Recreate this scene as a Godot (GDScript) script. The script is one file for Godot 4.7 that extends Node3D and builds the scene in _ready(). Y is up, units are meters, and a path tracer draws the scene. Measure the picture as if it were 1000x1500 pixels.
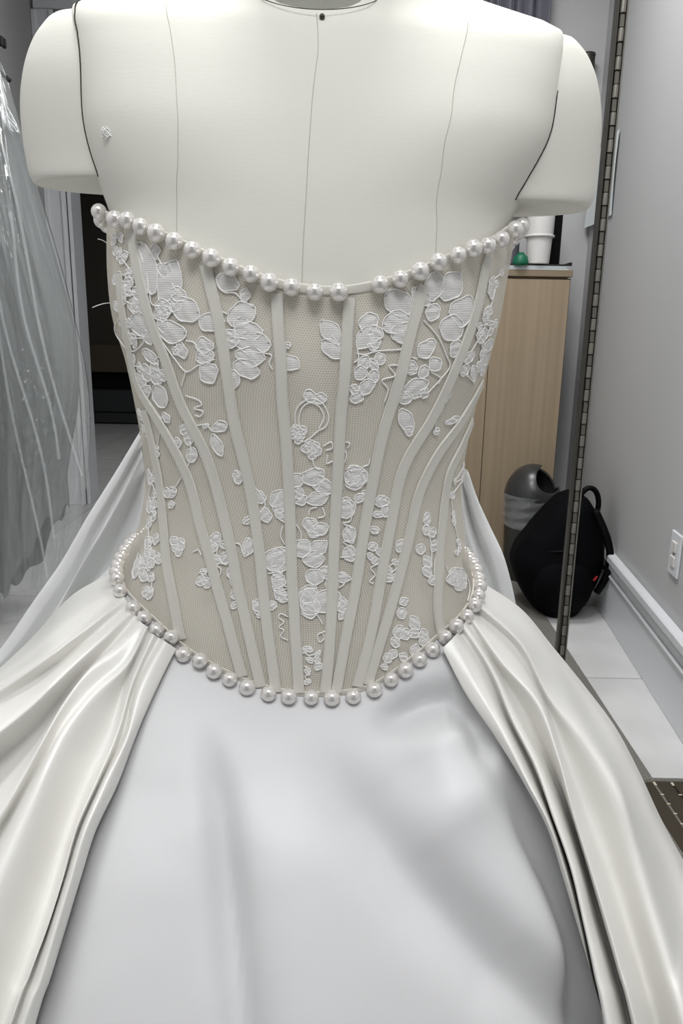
extends Node3D
# A bridal gown on a dress form in a small fitting room.

const BODICE = [
	[580, 660, 698, 737, 775, 813, 852, 890, 928, 967, 1005, 1043, 1082, 1120],
	[-430, -430, -432, -436, -416, -386, -369, -362, -356, -343, -353, -342, -316, -319],
	[1880, 1844, 1825, 1800, 1706, 1591, 1535, 1551, 1603, 1680, 1769, 1807, 1819, 1796],
	[1270, 1250, 1184, 1134, 1086, 1058, 1048, 1073, 1108, 1147, 1146, 1124, 1088, 1050],
	[1500, 1400, 1316, 1229, 1144, 1060, 1008, 1031, 1055, 1079, 1104, 1136, 1168, 1200],
]
const TORSO = [
	[500, 600, 660, 740, 800, 850, 920, 980, 1040, 1090, 1120, 1160, 1200, 1225, 1240, 1255, 1270, 1283, 1295, 1305],
	[-430, -430, -430, -430, -380, -360, -350, -340, -340, -320, -300, -260, -250, -255, -265, -270, -280, -280, -280, -280],
	[1850, 1860, 1790, 1710, 1550, 1475, 1520, 1660, 1755, 1780, 1880, 2000, 2055, 2080, 2085, 2030, 1500, 1080, 800, 660],
	[1150, 1150, 1100, 960, 880, 860, 920, 1090, 1090, 1040, 990, 890, 740, 625, 535, 360, 260, 220, 200, 180],
	[1400, 1400, 1300, 1100, 950, 900, 950, 1000, 1050, 1100, 1100, 1100, 1050, 1000, 950, 880, 780, 680, 620, 600],
]
const WAIST_PEARLS = [-1215, 7622, -1088, 7556, -879, 7468, -762, 7413, -657, 7336, -553, 7299, -477, 7163, -384, 7127, -311, 7045, -235, 6983, -156, 6920, -68, 6871, 0, 6851, 75, 6844, 160, 6839, 256, 6845, 359, 6893, 446, 6971, 530, 7042, 618, 7117, 710, 7185, 810, 7274, 912, 7343, 1039, 7390, 1172, 7449, 1290, 7491, 1400, 7537, 1470, 7584]
const NECK_PEARLS = [-1317, 10932, -968, 10824, -845, 10806, -739, 10751, -633, 10695, -527, 10629, -430, 10561, -338, 10502, -252, 10436, -169, 10386, -98, 10326, -23, 10293, 41, 10260, 125, 10263, 289, 10327, 378, 10375, 470, 10437, 560, 10513, 668, 10573, 762, 10633, 868, 10667, 988, 10730, 1159, 10827, 1359, 10885]
const SEAM_ANGLE = [-180, -120, -90, -78, -50, -38, -27, -13, 0, 9, 20, 35, 46, 60, 80, 90, 120, 180]
const SEAM_HEIGHT = [785, 785, 772, 763, 747, 735, 717, 698, 685, 684, 689, 712, 727, 739, 754, 760, 772, 785]
const TAPES = [
	[-378, 10461, -322, 10061, -313, 9645, -288, 9210, -232, 8764, -178, 8299, -118, 7825, -71, 7350, -43, 6873],
	[-868, 10771, -774, 10306, -700, 9853, -623, 9396, -480, 8950, -381, 8456, -266, 7947, -164, 7434, -102, 6916],
	[-990, 10412, -999, 9983, -1056, 9545, -820, 9163, -641, 8773, -526, 8331, -378, 7893, -256, 7450, -184, 6999],
	[-999, 9273, -975, 9024, -937, 8773, -900, 8515, -837, 8260, -754, 8009, -652, 7766, -568, 7523, -510, 7275],
	[-72, 10250, -67, 9870, -63, 9477, -45, 9066, -33, 8637, -17, 8199, 2, 7757, 19, 7316, 29, 6870],
	[171, 10229, 168, 9851, 165, 9460, 168, 9050, 166, 8623, 162, 8189, 161, 7749, 153, 7310, 132, 6870],
	[511, 10338, 467, 9948, 438, 9544, 393, 9131, 358, 8692, 316, 8240, 273, 7784, 224, 7331, 180, 6874],
	[930, 10611, 898, 10165, 820, 9726, 721, 9296, 559, 8880, 494, 8395, 421, 7900, 355, 7405, 280, 6915],
	[1263, 9543, 1049, 9240, 835, 8965, 705, 8657, 635, 8307, 552, 7960, 469, 7615, 394, 7273, 331, 6927],
	[1273, 9201, 1129, 8982, 996, 8768, 961, 8522, 921, 8272, 869, 8024, 825, 7774, 791, 7522, 806, 7259],
]
const LACE_PATCHES = [
	[13, 81, 127, -1132, 10697, -879, 10702, -814, 10405, -746, 10135, -823, 10026, -1050, 10249],
	[10, 81, 140, -1086, 10193, -812, 10081, -743, 9863, -716, 9615, -829, 9522, -1117, 9678],
	[8, 67, 109, -1150, 9347, -997, 9213, -892, 8984, -935, 8731, -1115, 8699, -1079, 9019],
	[13, 74, 136, -1097, 8703, -915, 8734, -917, 8293, -835, 7800, -984, 7693, -1066, 8129],
	[13, 68, 113, 947, 10461, 1223, 10510, 1210, 10080, 1189, 9728, 1016, 9646, 941, 10075],
	[9, 61, 103, 1047, 8980, 1356, 8705, 1193, 8281, 1183, 7919, 1043, 7958, 1055, 8568],
	[6, 109, 164, -680, 10586, -520, 10529, -417, 10243, -464, 10032, -640, 9975, -668, 10296],
]
const PETALS = [
	[-632, 10178, -523, 10485, 223, -678, 10242, -782, 10627, 213, -568, 10139, -418, 10102, 202, -690, 9952, -508, 9932, 176, -674, 10146, -576, 10123, 136, -724, 10243, -807, 10581, 107],
	[-271, 10018, -165, 10154, 180, -256, 9948, -127, 9968, 133, -252, 9869, -108, 9874, 181, -259, 9781, -128, 9746, 153, -276, 9692, -158, 9648, 154, -332, 9977, -415, 10062, 143, -361, 9841, -461, 9846, 124, -368, 9777, -469, 9740, 125, -361, 9672, -461, 9585, 164, -309, 9658, -273, 9520, 144, -299, 9899, -247, 9948, 86, -299, 9835, -241, 9901, 76, -243, 9933, -196, 10060, 114],
	[-225, 10292, -320, 10368, 140, -203, 10177, -190, 10285, 75],
	[-58, 9772, -7, 9674, 114, -49, 9844, -30, 9869, 47],
	[-933, 10005, -733, 9992, 191, -865, 9781, -741, 9703, 111, -982, 9742, -1082, 9650, 82, -976, 10080, -1069, 9987, 81, -912, 10147, -782, 10146, 120, -976, 10493, -893, 10570, 89, -967, 10411, -1084, 10333, 80, -928, 10295, -977, 10205, 79, -861, 10195, -816, 10097, 99, -1056, 9928, -1038, 9843, 82],
	[-859, 9535, -907, 9661, 152, -816, 9581, -751, 9661, 121, -768, 9575, -685, 9597, 90, -825, 9494, -745, 9336, 193, -900, 9514, -1059, 9538, 112, -862, 9474, -986, 9411, 102],
	[-555, 9875, -545, 9729, 97, -598, 9825, -583, 9760, 58],
	[140, 9873, 71, 10053, 133, 149, 9774, 70, 9885, 125],
	[270, 9948, 250, 10117, 161, 283, 9895, 211, 9947, 184, 271, 9921, 316, 10004, 129, 277, 9913, 312, 9856, 97, 289, 9877, 274, 9831, 75],
	[270, 9694, 231, 9767, 109, 281, 9694, 313, 9735, 98, 267, 9639, 208, 9660, 120, 274, 9630, 327, 9617, 109, 252, 9583, 299, 9499, 142, 236, 9527, 197, 9507, 87, 232, 9508, 234, 9404, 109, 309, 9805, 337, 9723, 87],
	[464, 10143, 325, 10244, 195, 457, 10080, 328, 10022, 184, 474, 10017, 377, 9924, 163, 561, 10218, 576, 10434, 174, 623, 10239, 733, 10435, 208, 550, 10191, 457, 10321, 130, 684, 10169, 883, 10130, 243, 636, 10048, 800, 9978, 209, 569, 10065, 591, 10193, 131, 616, 9910, 530, 9780, 143, 762, 9779, 791, 9921, 124, 611, 9770, 679, 9672, 111],
	[570, 9448, 532, 9611, 214, 496, 9498, 495, 9401, 134, 534, 9686, 448, 9718, 99, 608, 9635, 552, 9681, 111, 502, 9714, 490, 9640, 110, 620, 9524, 602, 9447, 90],
	[480, 9353, 572, 9164, 123, 529, 9195, 583, 9143, 79, 757, 9382, 813, 9498, 80, 755, 9303, 762, 9402, 69, 780, 9181, 760, 9121, 58, 839, 9217, 987, 9255, 58],
	[978, 9903, 1067, 10000, 127, 1054, 9863, 1238, 9881, 105, 1045, 9805, 1224, 9730, 117, 968, 9806, 874, 9745, 104, 953, 9689, 866, 9649, 104, 1009, 10076, 1013, 10191, 92, 1050, 10259, 1002, 10388, 92, 1062, 9575, 983, 9708, 82, 1083, 9961, 1172, 10040, 81, 1186, 9701, 1138, 9622, 84],
	[48, 9420, 14, 9495, 93, 48, 9420, 91, 9465, 93],
	[-5, 9156, -29, 9188, 67, -4, 9160, -14, 9225, 58, -2, 9156, 22, 9197, 71, -2, 9149, 19, 9133, 67, -4, 9145, 0, 9064, 71, -8, 9148, -28, 9122, 63],
	[45, 9029, 6, 9028, 76, 45, 9036, 29, 9099, 71, 49, 9033, 76, 9059, 71, 51, 9022, 81, 8974, 80, 44, 9018, 50, 8936, 76],
	[61, 8710, 50, 8855, 204, 71, 8662, 126, 8749, 205, 66, 8652, 83, 8537, 183, 8, 8708, -25, 8792, 139, 12, 8670, -14, 8611, 129, 18, 8536, 1, 8621, 108],
	[-43, 8523, -95, 8649, 195, -42, 8475, -80, 8416, 130, 76, 8384, 19, 8344, 131, 40, 8283, 133, 8355, 109, 41, 8220, 2, 8093, 164, 60, 8201, 114, 8110, 175, 67, 8133, 74, 7988, 176, 45, 8268, 82, 8307, 87],
	[-47, 8032, -63, 8151, 165, -48, 7973, -77, 7914, 121, -41, 7916, -62, 7817, 132, -26, 7780, -57, 7711, 122],
	[256, 8782, 206, 8768, 133, 256, 8786, 259, 8881, 133, 266, 8782, 327, 8788, 133, 257, 8771, 256, 8667, 133, 264, 8774, 299, 8718, 107],
	[310, 8573, 269, 8617, 91, 310, 8583, 349, 8653, 91, 432, 8518, 398, 8608, 109, 432, 8508, 481, 8442, 110, 418, 8529, 461, 8588, 92, 405, 8471, 398, 8418, 92, 373, 8280, 393, 8336, 88],
	[211, 8422, 231, 8575, 163, 207, 8258, 268, 8285, 153, 207, 8103, 277, 8110, 143, 190, 8576, 238, 8537, 108],
	[118, 7881, 43, 7919, 144, 119, 7891, 138, 7988, 144, 96, 7765, 29, 7715, 188, 98, 7687, 40, 7599, 166, 125, 7784, 148, 7599, 277, 204, 7851, 217, 7938, 133, 203, 7675, 228, 7597, 122, 129, 7823, 190, 7870, 133],
	[380, 8123, 364, 8197, 84, 393, 8103, 424, 8120, 71, 373, 8085, 343, 8067, 71, 382, 8065, 395, 8001, 71, 500, 7990, 519, 8027, 67, 484, 7952, 453, 7924, 71, 471, 7899, 450, 7838, 85, 489, 7897, 511, 7854, 72, 530, 8099, 570, 8206, 94],
	[765, 8304, 767, 8418, 79, 786, 8221, 741, 8298, 86, 781, 8201, 843, 8257, 82, 739, 8088, 667, 8110, 95, 796, 8058, 847, 8149, 82, 782, 8000, 719, 7951, 119, 766, 7912, 710, 7858, 119, 771, 7840, 778, 7758, 96, 1003, 7857, 1005, 7686, 224, 1113, 7721, 1127, 7627, 120],
	[-673, 8100, -737, 8162, 80, -667, 8108, -623, 8150, 85, -662, 8098, -612, 8092, 80, -674, 8088, -703, 8050, 80, -662, 8083, -635, 8007, 72, -443, 7861, -444, 7768, 94, -430, 7845, -385, 7772, 80, -445, 7874, -438, 7925, 67],
	[-393, 8145, -417, 8256, 108, -388, 8122, -446, 8123, 100, -364, 8131, -340, 8177, 87, -351, 8081, -313, 8003, 108, -373, 8056, -398, 7983, 108],
	[-260, 7862, -293, 7963, 93, -251, 7781, -227, 7673, 87, -245, 7653, -227, 7610, 83, -81, 7950, -77, 8156, 197, -64, 7939, -37, 8122, 176, -61, 7860, -38, 7794, 128, -30, 7753, -12, 7686, 129, -74, 7677, -62, 7606, 87, -119, 7583, -137, 7682, 94, -115, 7578, -105, 7535, 75],
	[-854, 7733, -960, 7785, 98, -834, 7727, -811, 7806, 91, -831, 7681, -839, 7583, 91, -797, 7685, -794, 7571, 87, -1045, 7918, -1005, 7693, 122, -1001, 8019, -990, 8113, 83, -887, 8057, -888, 8157, 82, -838, 7992, -782, 7906, 82, -981, 7897, -963, 7804, 88, -894, 7920, -833, 7858, 87],
	[-1106, 8457, -1044, 8312, 105, -1091, 8576, -1101, 8727, 74, -802, 8517, -854, 8586, 89, -798, 8521, -746, 8610, 89, -789, 8481, -762, 8426, 76, -418, 9158, -327, 9217, 89, -420, 9120, -380, 8943, 96, -612, 9185, -619, 9097, 84, -572, 9128, -602, 9015, 91, -555, 8988, -596, 8868, 105, -299, 8817, -276, 8708, 84, -691, 9063, -665, 8985, 77, -776, 9266, -727, 9192, 77, -177, 8647, -155, 8537, 85, -144, 8501, -130, 8371, 97, -241, 8408, -230, 8351, 65, -466, 9198, -453, 9173, 59],
	[-55, 8627, -87, 8445, 111, -221, 8228, -209, 8075, 107, -58, 8491, -79, 8418, 81],
	[86, 7766, 26, 7687, 144, 106, 7649, 35, 7571, 144, 197, 7642, 234, 7685, 133, 198, 7589, 229, 7549, 111],
	[59, 7235, 42, 7268, 67, 62, 7235, 72, 7280, 67, 93, 7221, 111, 7205, 71, 75, 7182, 63, 7142, 67, 93, 7123, 115, 7083, 71, 66, 7064, 54, 7044, 67, 58, 6985, 62, 6946, 67, 91, 7166, 109, 7146, 58],
	[522, 7319, 495, 7431, 118, 522, 7323, 579, 7376, 109, 508, 7305, 464, 7269, 109, 580, 7408, 642, 7463, 141, 541, 7495, 521, 7585, 95, 558, 7611, 540, 7681, 86, 636, 7295, 700, 7329, 119, 635, 7255, 715, 7264, 96, 575, 7207, 634, 7174, 110, 547, 7173, 517, 7118, 87, 494, 7163, 450, 7199, 86, 455, 7110, 426, 7183, 86, 430, 7094, 412, 7051, 68, 620, 7384, 589, 7310, 103],
	[1012, 7835, 1138, 7629, 225, 959, 7812, 1010, 7704, 117],
]
const CORDS = [
	[5, -665, 9855, -614, 9742, -547, 9630, -464, 9683, -366, 9736, 2, -547, 9630, -589, 9510, 4, -636, 10002, -569, 10123, -692, 10154, -708, 10243],
	[4, -139, 9793, -102, 9779, -112, 9714, -101, 9666, 3, -277, 10089, -306, 10104, -290, 10026],
	[6, -203, 10177, -238, 10246, -284, 10252, -317, 10299, -322, 10368, -303, 10399],
	[],
	[4, -1094, 9789, -965, 9777, -844, 9841, -820, 9883, 4, -1151, 10012, -1274, 9928, -1147, 9839, -1065, 9773, 3, -886, 10047, -1012, 9979, -1045, 9860],
	[3, -712, 9754, -769, 9702, -740, 9670],
	[3, -511, 9876, -465, 9862, -450, 9798],
	[3, 149, 9774, 131, 9873, 93, 9979],
	[5, 211, 9803, 254, 9794, 308, 9823, 438, 9843, 440, 9898],
	[3, 209, 9875, 223, 9766, 203, 9730],
	[6, 535, 10064, 635, 9938, 715, 9789, 759, 9703, 707, 9599, 635, 9485, 3, 446, 9898, 453, 9807, 525, 9761],
	[6, 429, 9714, 374, 9705, 412, 9631, 347, 9593, 386, 9518, 378, 9413, 3, 628, 9657, 705, 9608, 697, 9560],
	[3, 760, 9121, 745, 9303, 757, 9382],
	[3, 876, 9652, 967, 9610, 1079, 9544, 4, 1037, 10192, 1021, 10038, 957, 9883, 878, 9730],
	[9, -8, 9192, -13, 9301, 3, 9400, 40, 9443, 85, 9394, 110, 9296, 102, 9214, 68, 9173, 37, 9112, 7, 72, 9191, 90, 9286, 69, 9372, 34, 9407, 7, 9365, -1, 9274, 0, 9211],
	[3, 37, 9112, 13, 9083, 0, 9097],
	[3, 48, 8945, 59, 8871, 83, 8843, 4, 94, 9049, 128, 9083, 135, 9031, 105, 9012, 3, 196, 9087, 219, 9068, 210, 9031],
	[4, 52, 8690, 110, 8768, 85, 8720, 71, 8652, 6, 115, 8975, 112, 8900, 143, 8919, 192, 8900, 206, 8975, 188, 9031],
	[3, 74, 8518, 45, 8498, 41, 8441, 3, 99, 8518, 111, 8442, 80, 8422, 3, -7, 8381, 14, 8267, 2, 8151],
	[6, -29, 8033, -60, 7934, -37, 7838, -15, 7800, -42, 7760, -8, 7684],
	[9, 211, 8844, 233, 8881, 268, 8871, 288, 8833, 319, 8823, 327, 8746, 287, 8709, 261, 8767, 277, 8795, 3, 298, 8871, 328, 8889, 332, 8936],
	[],
	[10, 202, 8576, 244, 8537, 246, 8402, 206, 8374, 266, 8324, 266, 8227, 208, 8210, 279, 8130, 256, 8082, 193, 8075],
	[5, 41, 7919, 52, 7861, 91, 7804, 46, 7783, 31, 7705, 4, 195, 7938, 223, 7908, 218, 7840, 191, 7802],
	[5, 398, 8005, 359, 7969, 383, 7908, 351, 7852, 369, 7831, 4, 457, 7959, 493, 7995, 513, 7953, 483, 7917],
	[4, 776, 8312, 786, 8211, 795, 8048, 766, 7912, 3, 845, 8048, 810, 7944, 793, 7805, 3, 1200, 7736, 1229, 7597, 1145, 7497],
	[3, -472, 7878, -438, 7912, -417, 7860, 3, -541, 8062, -508, 8086, -480, 8044],
	[4, -381, 8150, -383, 8058, -325, 7983, -305, 8013, 3, -371, 7968, -342, 7935, -341, 7880, 6, -298, 8178, -260, 8168, -230, 8072, -210, 8089, -228, 8163, -212, 8227, 2, -240, 8166, -223, 8095],
	[3, -294, 7922, -271, 7815, -232, 7746, 6, -99, 7922, -47, 7943, -68, 7869, -34, 7835, -47, 7770, -15, 7726, 8, -6, 7545, -31, 7571, -37, 7534, -18, 7499, -34, 7453, -17, 7426, -26, 7371, -3, 7336, 3, -153, 7681, -137, 7573, -104, 7548],
	[3, -1074, 7930, -1059, 7795, -1035, 7683, 3, -905, 7975, -909, 7838, -903, 7723, 3, -815, 7805, -793, 7657, -831, 7570],
	[7, -569, 9430, -490, 9401, -473, 9360, -523, 9331, -468, 9309, -487, 9265, -521, 9271, 4, -1011, 8893, -931, 8813, -905, 8705, -900, 8612, 3, -1106, 8457, -952, 8828, -776, 9266, 5, -798, 8521, -596, 8868, -572, 9128, -466, 9198, -419, 9141, 4, -299, 8817, -177, 8647, -144, 8501, -241, 8408],
	[4, -69, 8653, -92, 8562, -80, 8454, -52, 8411, 3, -55, 8348, -61, 8257, -41, 8186],
	[5, 133, 7420, 102, 7386, 110, 7323, 130, 7358, 123, 7401, 4, 25, 7710, 36, 7614, 89, 7576, 123, 7479],
	[6, 44, 7264, 65, 7205, 110, 7225, 82, 7166, 118, 7126, 91, 7068, 4, 48, 7107, 73, 7068, 52, 7009, 69, 6950],
	[],
	[4, 924, 7903, 946, 7815, 1065, 7667, 1148, 7620],
]
const LEFT_FOLDS = [
	[-144, 721, -611, -159, 692, -582, -169, 663, -555, -178, 636, -531, -190, 610, -508, -197, 582, -488, -203, 555, -470, -210, 527, -453, -218, 499, -439, -243, 377, -387, -263, 256, -347, -278, 134, -318, -288, 12, -299],
	[-145, 723, -609, -157, 696, -577, -167, 670, -547, -175, 645, -520, -185, 622, -495, -191, 596, -474, -197, 571, -454, -203, 545, -437, -210, 520, -422, -237, 393, -362, -258, 266, -316, -273, 139, -282, -283, 12, -261],
	[-153, 730, -607, -166, 703, -572, -170, 676, -539, -180, 653, -509, -188, 631, -481, -193, 605, -460, -199, 579, -442, -205, 553, -425, -214, 527, -411, -251, 398, -352, -279, 269, -307, -300, 141, -275, -313, 12, -254],
	[-160, 729, -616, -174, 700, -584, -178, 670, -554, -189, 644, -527, -199, 619, -502, -204, 594, -478, -210, 570, -457, -216, 546, -437, -223, 522, -420, -255, 395, -347, -279, 267, -291, -296, 140, -251, -307, 12, -226],
	[-164, 734, -612, -175, 705, -579, -180, 676, -547, -189, 651, -519, -198, 627, -493, -202, 601, -470, -207, 577, -449, -215, 553, -431, -223, 529, -414, -257, 400, -344, -283, 270, -291, -302, 141, -253, -314, 12, -228],
	[-170, 734, -619, -184, 702, -590, -191, 670, -562, -204, 642, -537, -213, 613, -514, -219, 585, -491, -225, 559, -470, -233, 532, -451, -241, 506, -434, -272, 382, -371, -295, 259, -323, -313, 135, -289, -324, 12, -266],
	[-170, 740, -616, -181, 716, -587, -201, 701, -561, -215, 684, -536, -223, 665, -511, -230, 644, -491, -238, 623, -473, -245, 603, -456, -251, 583, -440, -282, 440, -349, -306, 298, -281, -323, 155, -233, -333, 12, -202],
	[-173, 740, -619, -185, 718, -595, -206, 702, -574, -222, 685, -553, -233, 665, -533, -245, 643, -518, -257, 621, -505, -269, 599, -492, -279, 575, -481, -326, 435, -424, -363, 294, -380, -389, 153, -349, -406, 12, -328],
	[-179, 742, -624, -194, 726, -599, -212, 714, -577, -224, 698, -554, -232, 682, -533, -242, 662, -518, -252, 643, -504, -264, 625, -492, -275, 607, -480, -343, 458, -407, -393, 309, -352, -429, 161, -313, -452, 12, -288],
	[-185, 742, -635, -198, 728, -615, -211, 715, -598, -225, 702, -583, -236, 688, -570, -250, 672, -560, -266, 657, -553, -284, 642, -548, -302, 626, -545, -435, 472, -521, -531, 319, -504, -596, 165, -493, -637, 12, -486],
	[-189, 747, -636, -200, 738, -613, -211, 730, -592, -222, 722, -572, -232, 714, -555, -245, 702, -545, -259, 691, -537, -274, 680, -530, -289, 667, -526, -427, 503, -481, -527, 339, -449, -595, 176, -427, -637, 12, -414],
	[-195, 748, -647, -208, 739, -629, -220, 730, -614, -233, 720, -602, -247, 710, -592, -263, 698, -587, -280, 686, -585, -299, 673, -585, -320, 658, -587, -482, 496, -608, -596, 335, -622, -672, 173, -632, -718, 12, -637],
	[-199, 752, -652, -210, 747, -630, -221, 740, -612, -233, 733, -597, -245, 725, -586, -262, 713, -584, -280, 700, -586, -301, 685, -591, -324, 669, -599, -488, 504, -657, -602, 340, -697, -677, 176, -724, -723, 12, -740],
	[-205, 753, -665, -217, 747, -645, -228, 738, -630, -241, 727, -619, -256, 716, -612, -274, 703, -613, -296, 688, -619, -320, 671, -628, -346, 651, -641, -497, 491, -715, -601, 332, -767, -670, 172, -801, -712, 12, -822],
	[-209, 758, -675, -223, 752, -659, -238, 744, -646, -252, 734, -636, -266, 722, -630, -284, 706, -631, -304, 690, -636, -327, 672, -644, -353, 653, -656, -511, 493, -728, -621, 333, -777, -693, 172, -810, -735, 12, -829],
	[-226, 757, -713, -246, 749, -707, -265, 738, -702, -281, 723, -697, -296, 706, -693, -312, 689, -690, -330, 672, -689, -349, 655, -689, -372, 641, -691, -539, 484, -704, -655, 326, -714, -731, 169, -720, -777, 12, -723],
]
const RIGHT_FOLDS = [
	[94, 721, -624, 115, 688, -602, 138, 658, -581, 160, 627, -561, 178, 597, -543, 190, 563, -525, 199, 529, -508, 209, 496, -493, 219, 462, -478, 249, 350, -438, 272, 237, -407, 289, 125, -384, 300, 12, -369],
	[93, 723, -620, 112, 691, -595, 135, 663, -572, 155, 635, -550, 172, 607, -528, 184, 572, -514, 195, 537, -500, 206, 501, -487, 217, 465, -476, 246, 352, -445, 269, 239, -421, 286, 125, -404, 297, 12, -392],
	[104, 731, -627, 122, 700, -598, 140, 672, -570, 155, 645, -543, 170, 619, -519, 183, 584, -506, 194, 547, -495, 203, 509, -484, 213, 471, -474, 235, 356, -450, 253, 241, -431, 267, 127, -416, 276, 12, -406],
	[110, 731, -642, 134, 700, -618, 151, 665, -595, 169, 633, -573, 183, 600, -551, 196, 566, -532, 204, 532, -514, 211, 497, -497, 217, 463, -480, 234, 351, -436, 247, 238, -402, 257, 125, -377, 264, 12, -360],
	[112, 736, -641, 135, 706, -611, 150, 674, -581, 166, 646, -553, 176, 617, -526, 186, 588, -504, 192, 558, -482, 197, 530, -462, 202, 502, -443, 218, 379, -377, 231, 257, -326, 240, 134, -289, 246, 12, -265],
	[115, 737, -643, 138, 706, -613, 155, 674, -585, 172, 644, -558, 184, 614, -532, 195, 583, -509, 202, 553, -488, 210, 524, -468, 217, 495, -449, 242, 375, -386, 261, 254, -338, 275, 133, -303, 284, 12, -281],
	[119, 737, -653, 144, 702, -629, 167, 668, -606, 186, 632, -584, 201, 596, -563, 210, 565, -536, 217, 536, -511, 224, 508, -487, 230, 481, -465, 247, 364, -389, 260, 247, -331, 270, 129, -290, 276, 12, -264],
	[122, 741, -654, 147, 711, -621, 174, 686, -590, 185, 655, -558, 191, 625, -527, 199, 596, -501, 206, 569, -476, 212, 544, -453, 217, 520, -430, 241, 393, -336, 259, 266, -267, 271, 139, -219, 279, 12, -188],
	[128, 739, -673, 166, 709, -651, 190, 669, -627, 206, 627, -604, 222, 587, -582, 236, 550, -558, 247, 514, -535, 258, 478, -513, 267, 443, -493, 289, 336, -442, 306, 228, -402, 318, 120, -374, 326, 12, -355],
	[130, 747, -668, 170, 716, -648, 194, 676, -623, 224, 644, -598, 245, 611, -570, 256, 572, -546, 264, 538, -520, 271, 507, -493, 276, 481, -466, 295, 364, -370, 309, 247, -300, 319, 129, -252, 325, 12, -222],
	[134, 747, -684, 177, 715, -682, 214, 676, -675, 244, 635, -665, 271, 594, -651, 292, 552, -635, 309, 512, -616, 323, 475, -595, 336, 442, -572, 367, 334, -512, 391, 227, -466, 408, 119, -434, 418, 12, -413],
	[141, 745, -710, 185, 717, -710, 220, 679, -704, 253, 640, -695, 282, 602, -682, 307, 559, -671, 326, 517, -656, 346, 479, -639, 364, 443, -620, 408, 335, -573, 441, 228, -537, 465, 120, -511, 481, 12, -495],
	[144, 747, -736, 190, 717, -736, 227, 675, -732, 263, 633, -726, 297, 590, -719, 324, 543, -709, 348, 495, -697, 374, 450, -685, 400, 406, -671, 447, 308, -646, 483, 209, -626, 509, 111, -612, 526, 12, -603],
]
const CREASES = [
	[12, 17, -284, 30, -170, 69, -118, 112, -83, 155, -56, 193, -39, 236],
	[22, 8, -170, 79, -118, 108, -83, 143, -56, 174, -39, 205, -30, 236],
	[26, 19, 39, 22, 214, 69, 362, 124, 502, 186, 668, 251, 826, 333],
	[45, -12, 380, 52, 441, 79, 493, 108, 537, 135, 598, 166, 651, 197],
	[14, 16, 301, 20, 423, 22, 546, 25, 677, 33, 721, 49, 712, 67],
	[30, -10, 563, 40, 555, 47, 555, 55, 546, 64, 555, 72, 555, 81],
	[16, 20, 686, 64, 738, 116, 756, 170, 747, 224, 738, 275, 729, 329],
	[50, -8, -30, 45, -4, 83, 21, 124, 39, 159, 48, 197, 65, 236],
	[50, -6, -388, 74, -371, 112, -362, 151, -354, 190, -345, 224, -345, 263],
]
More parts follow.
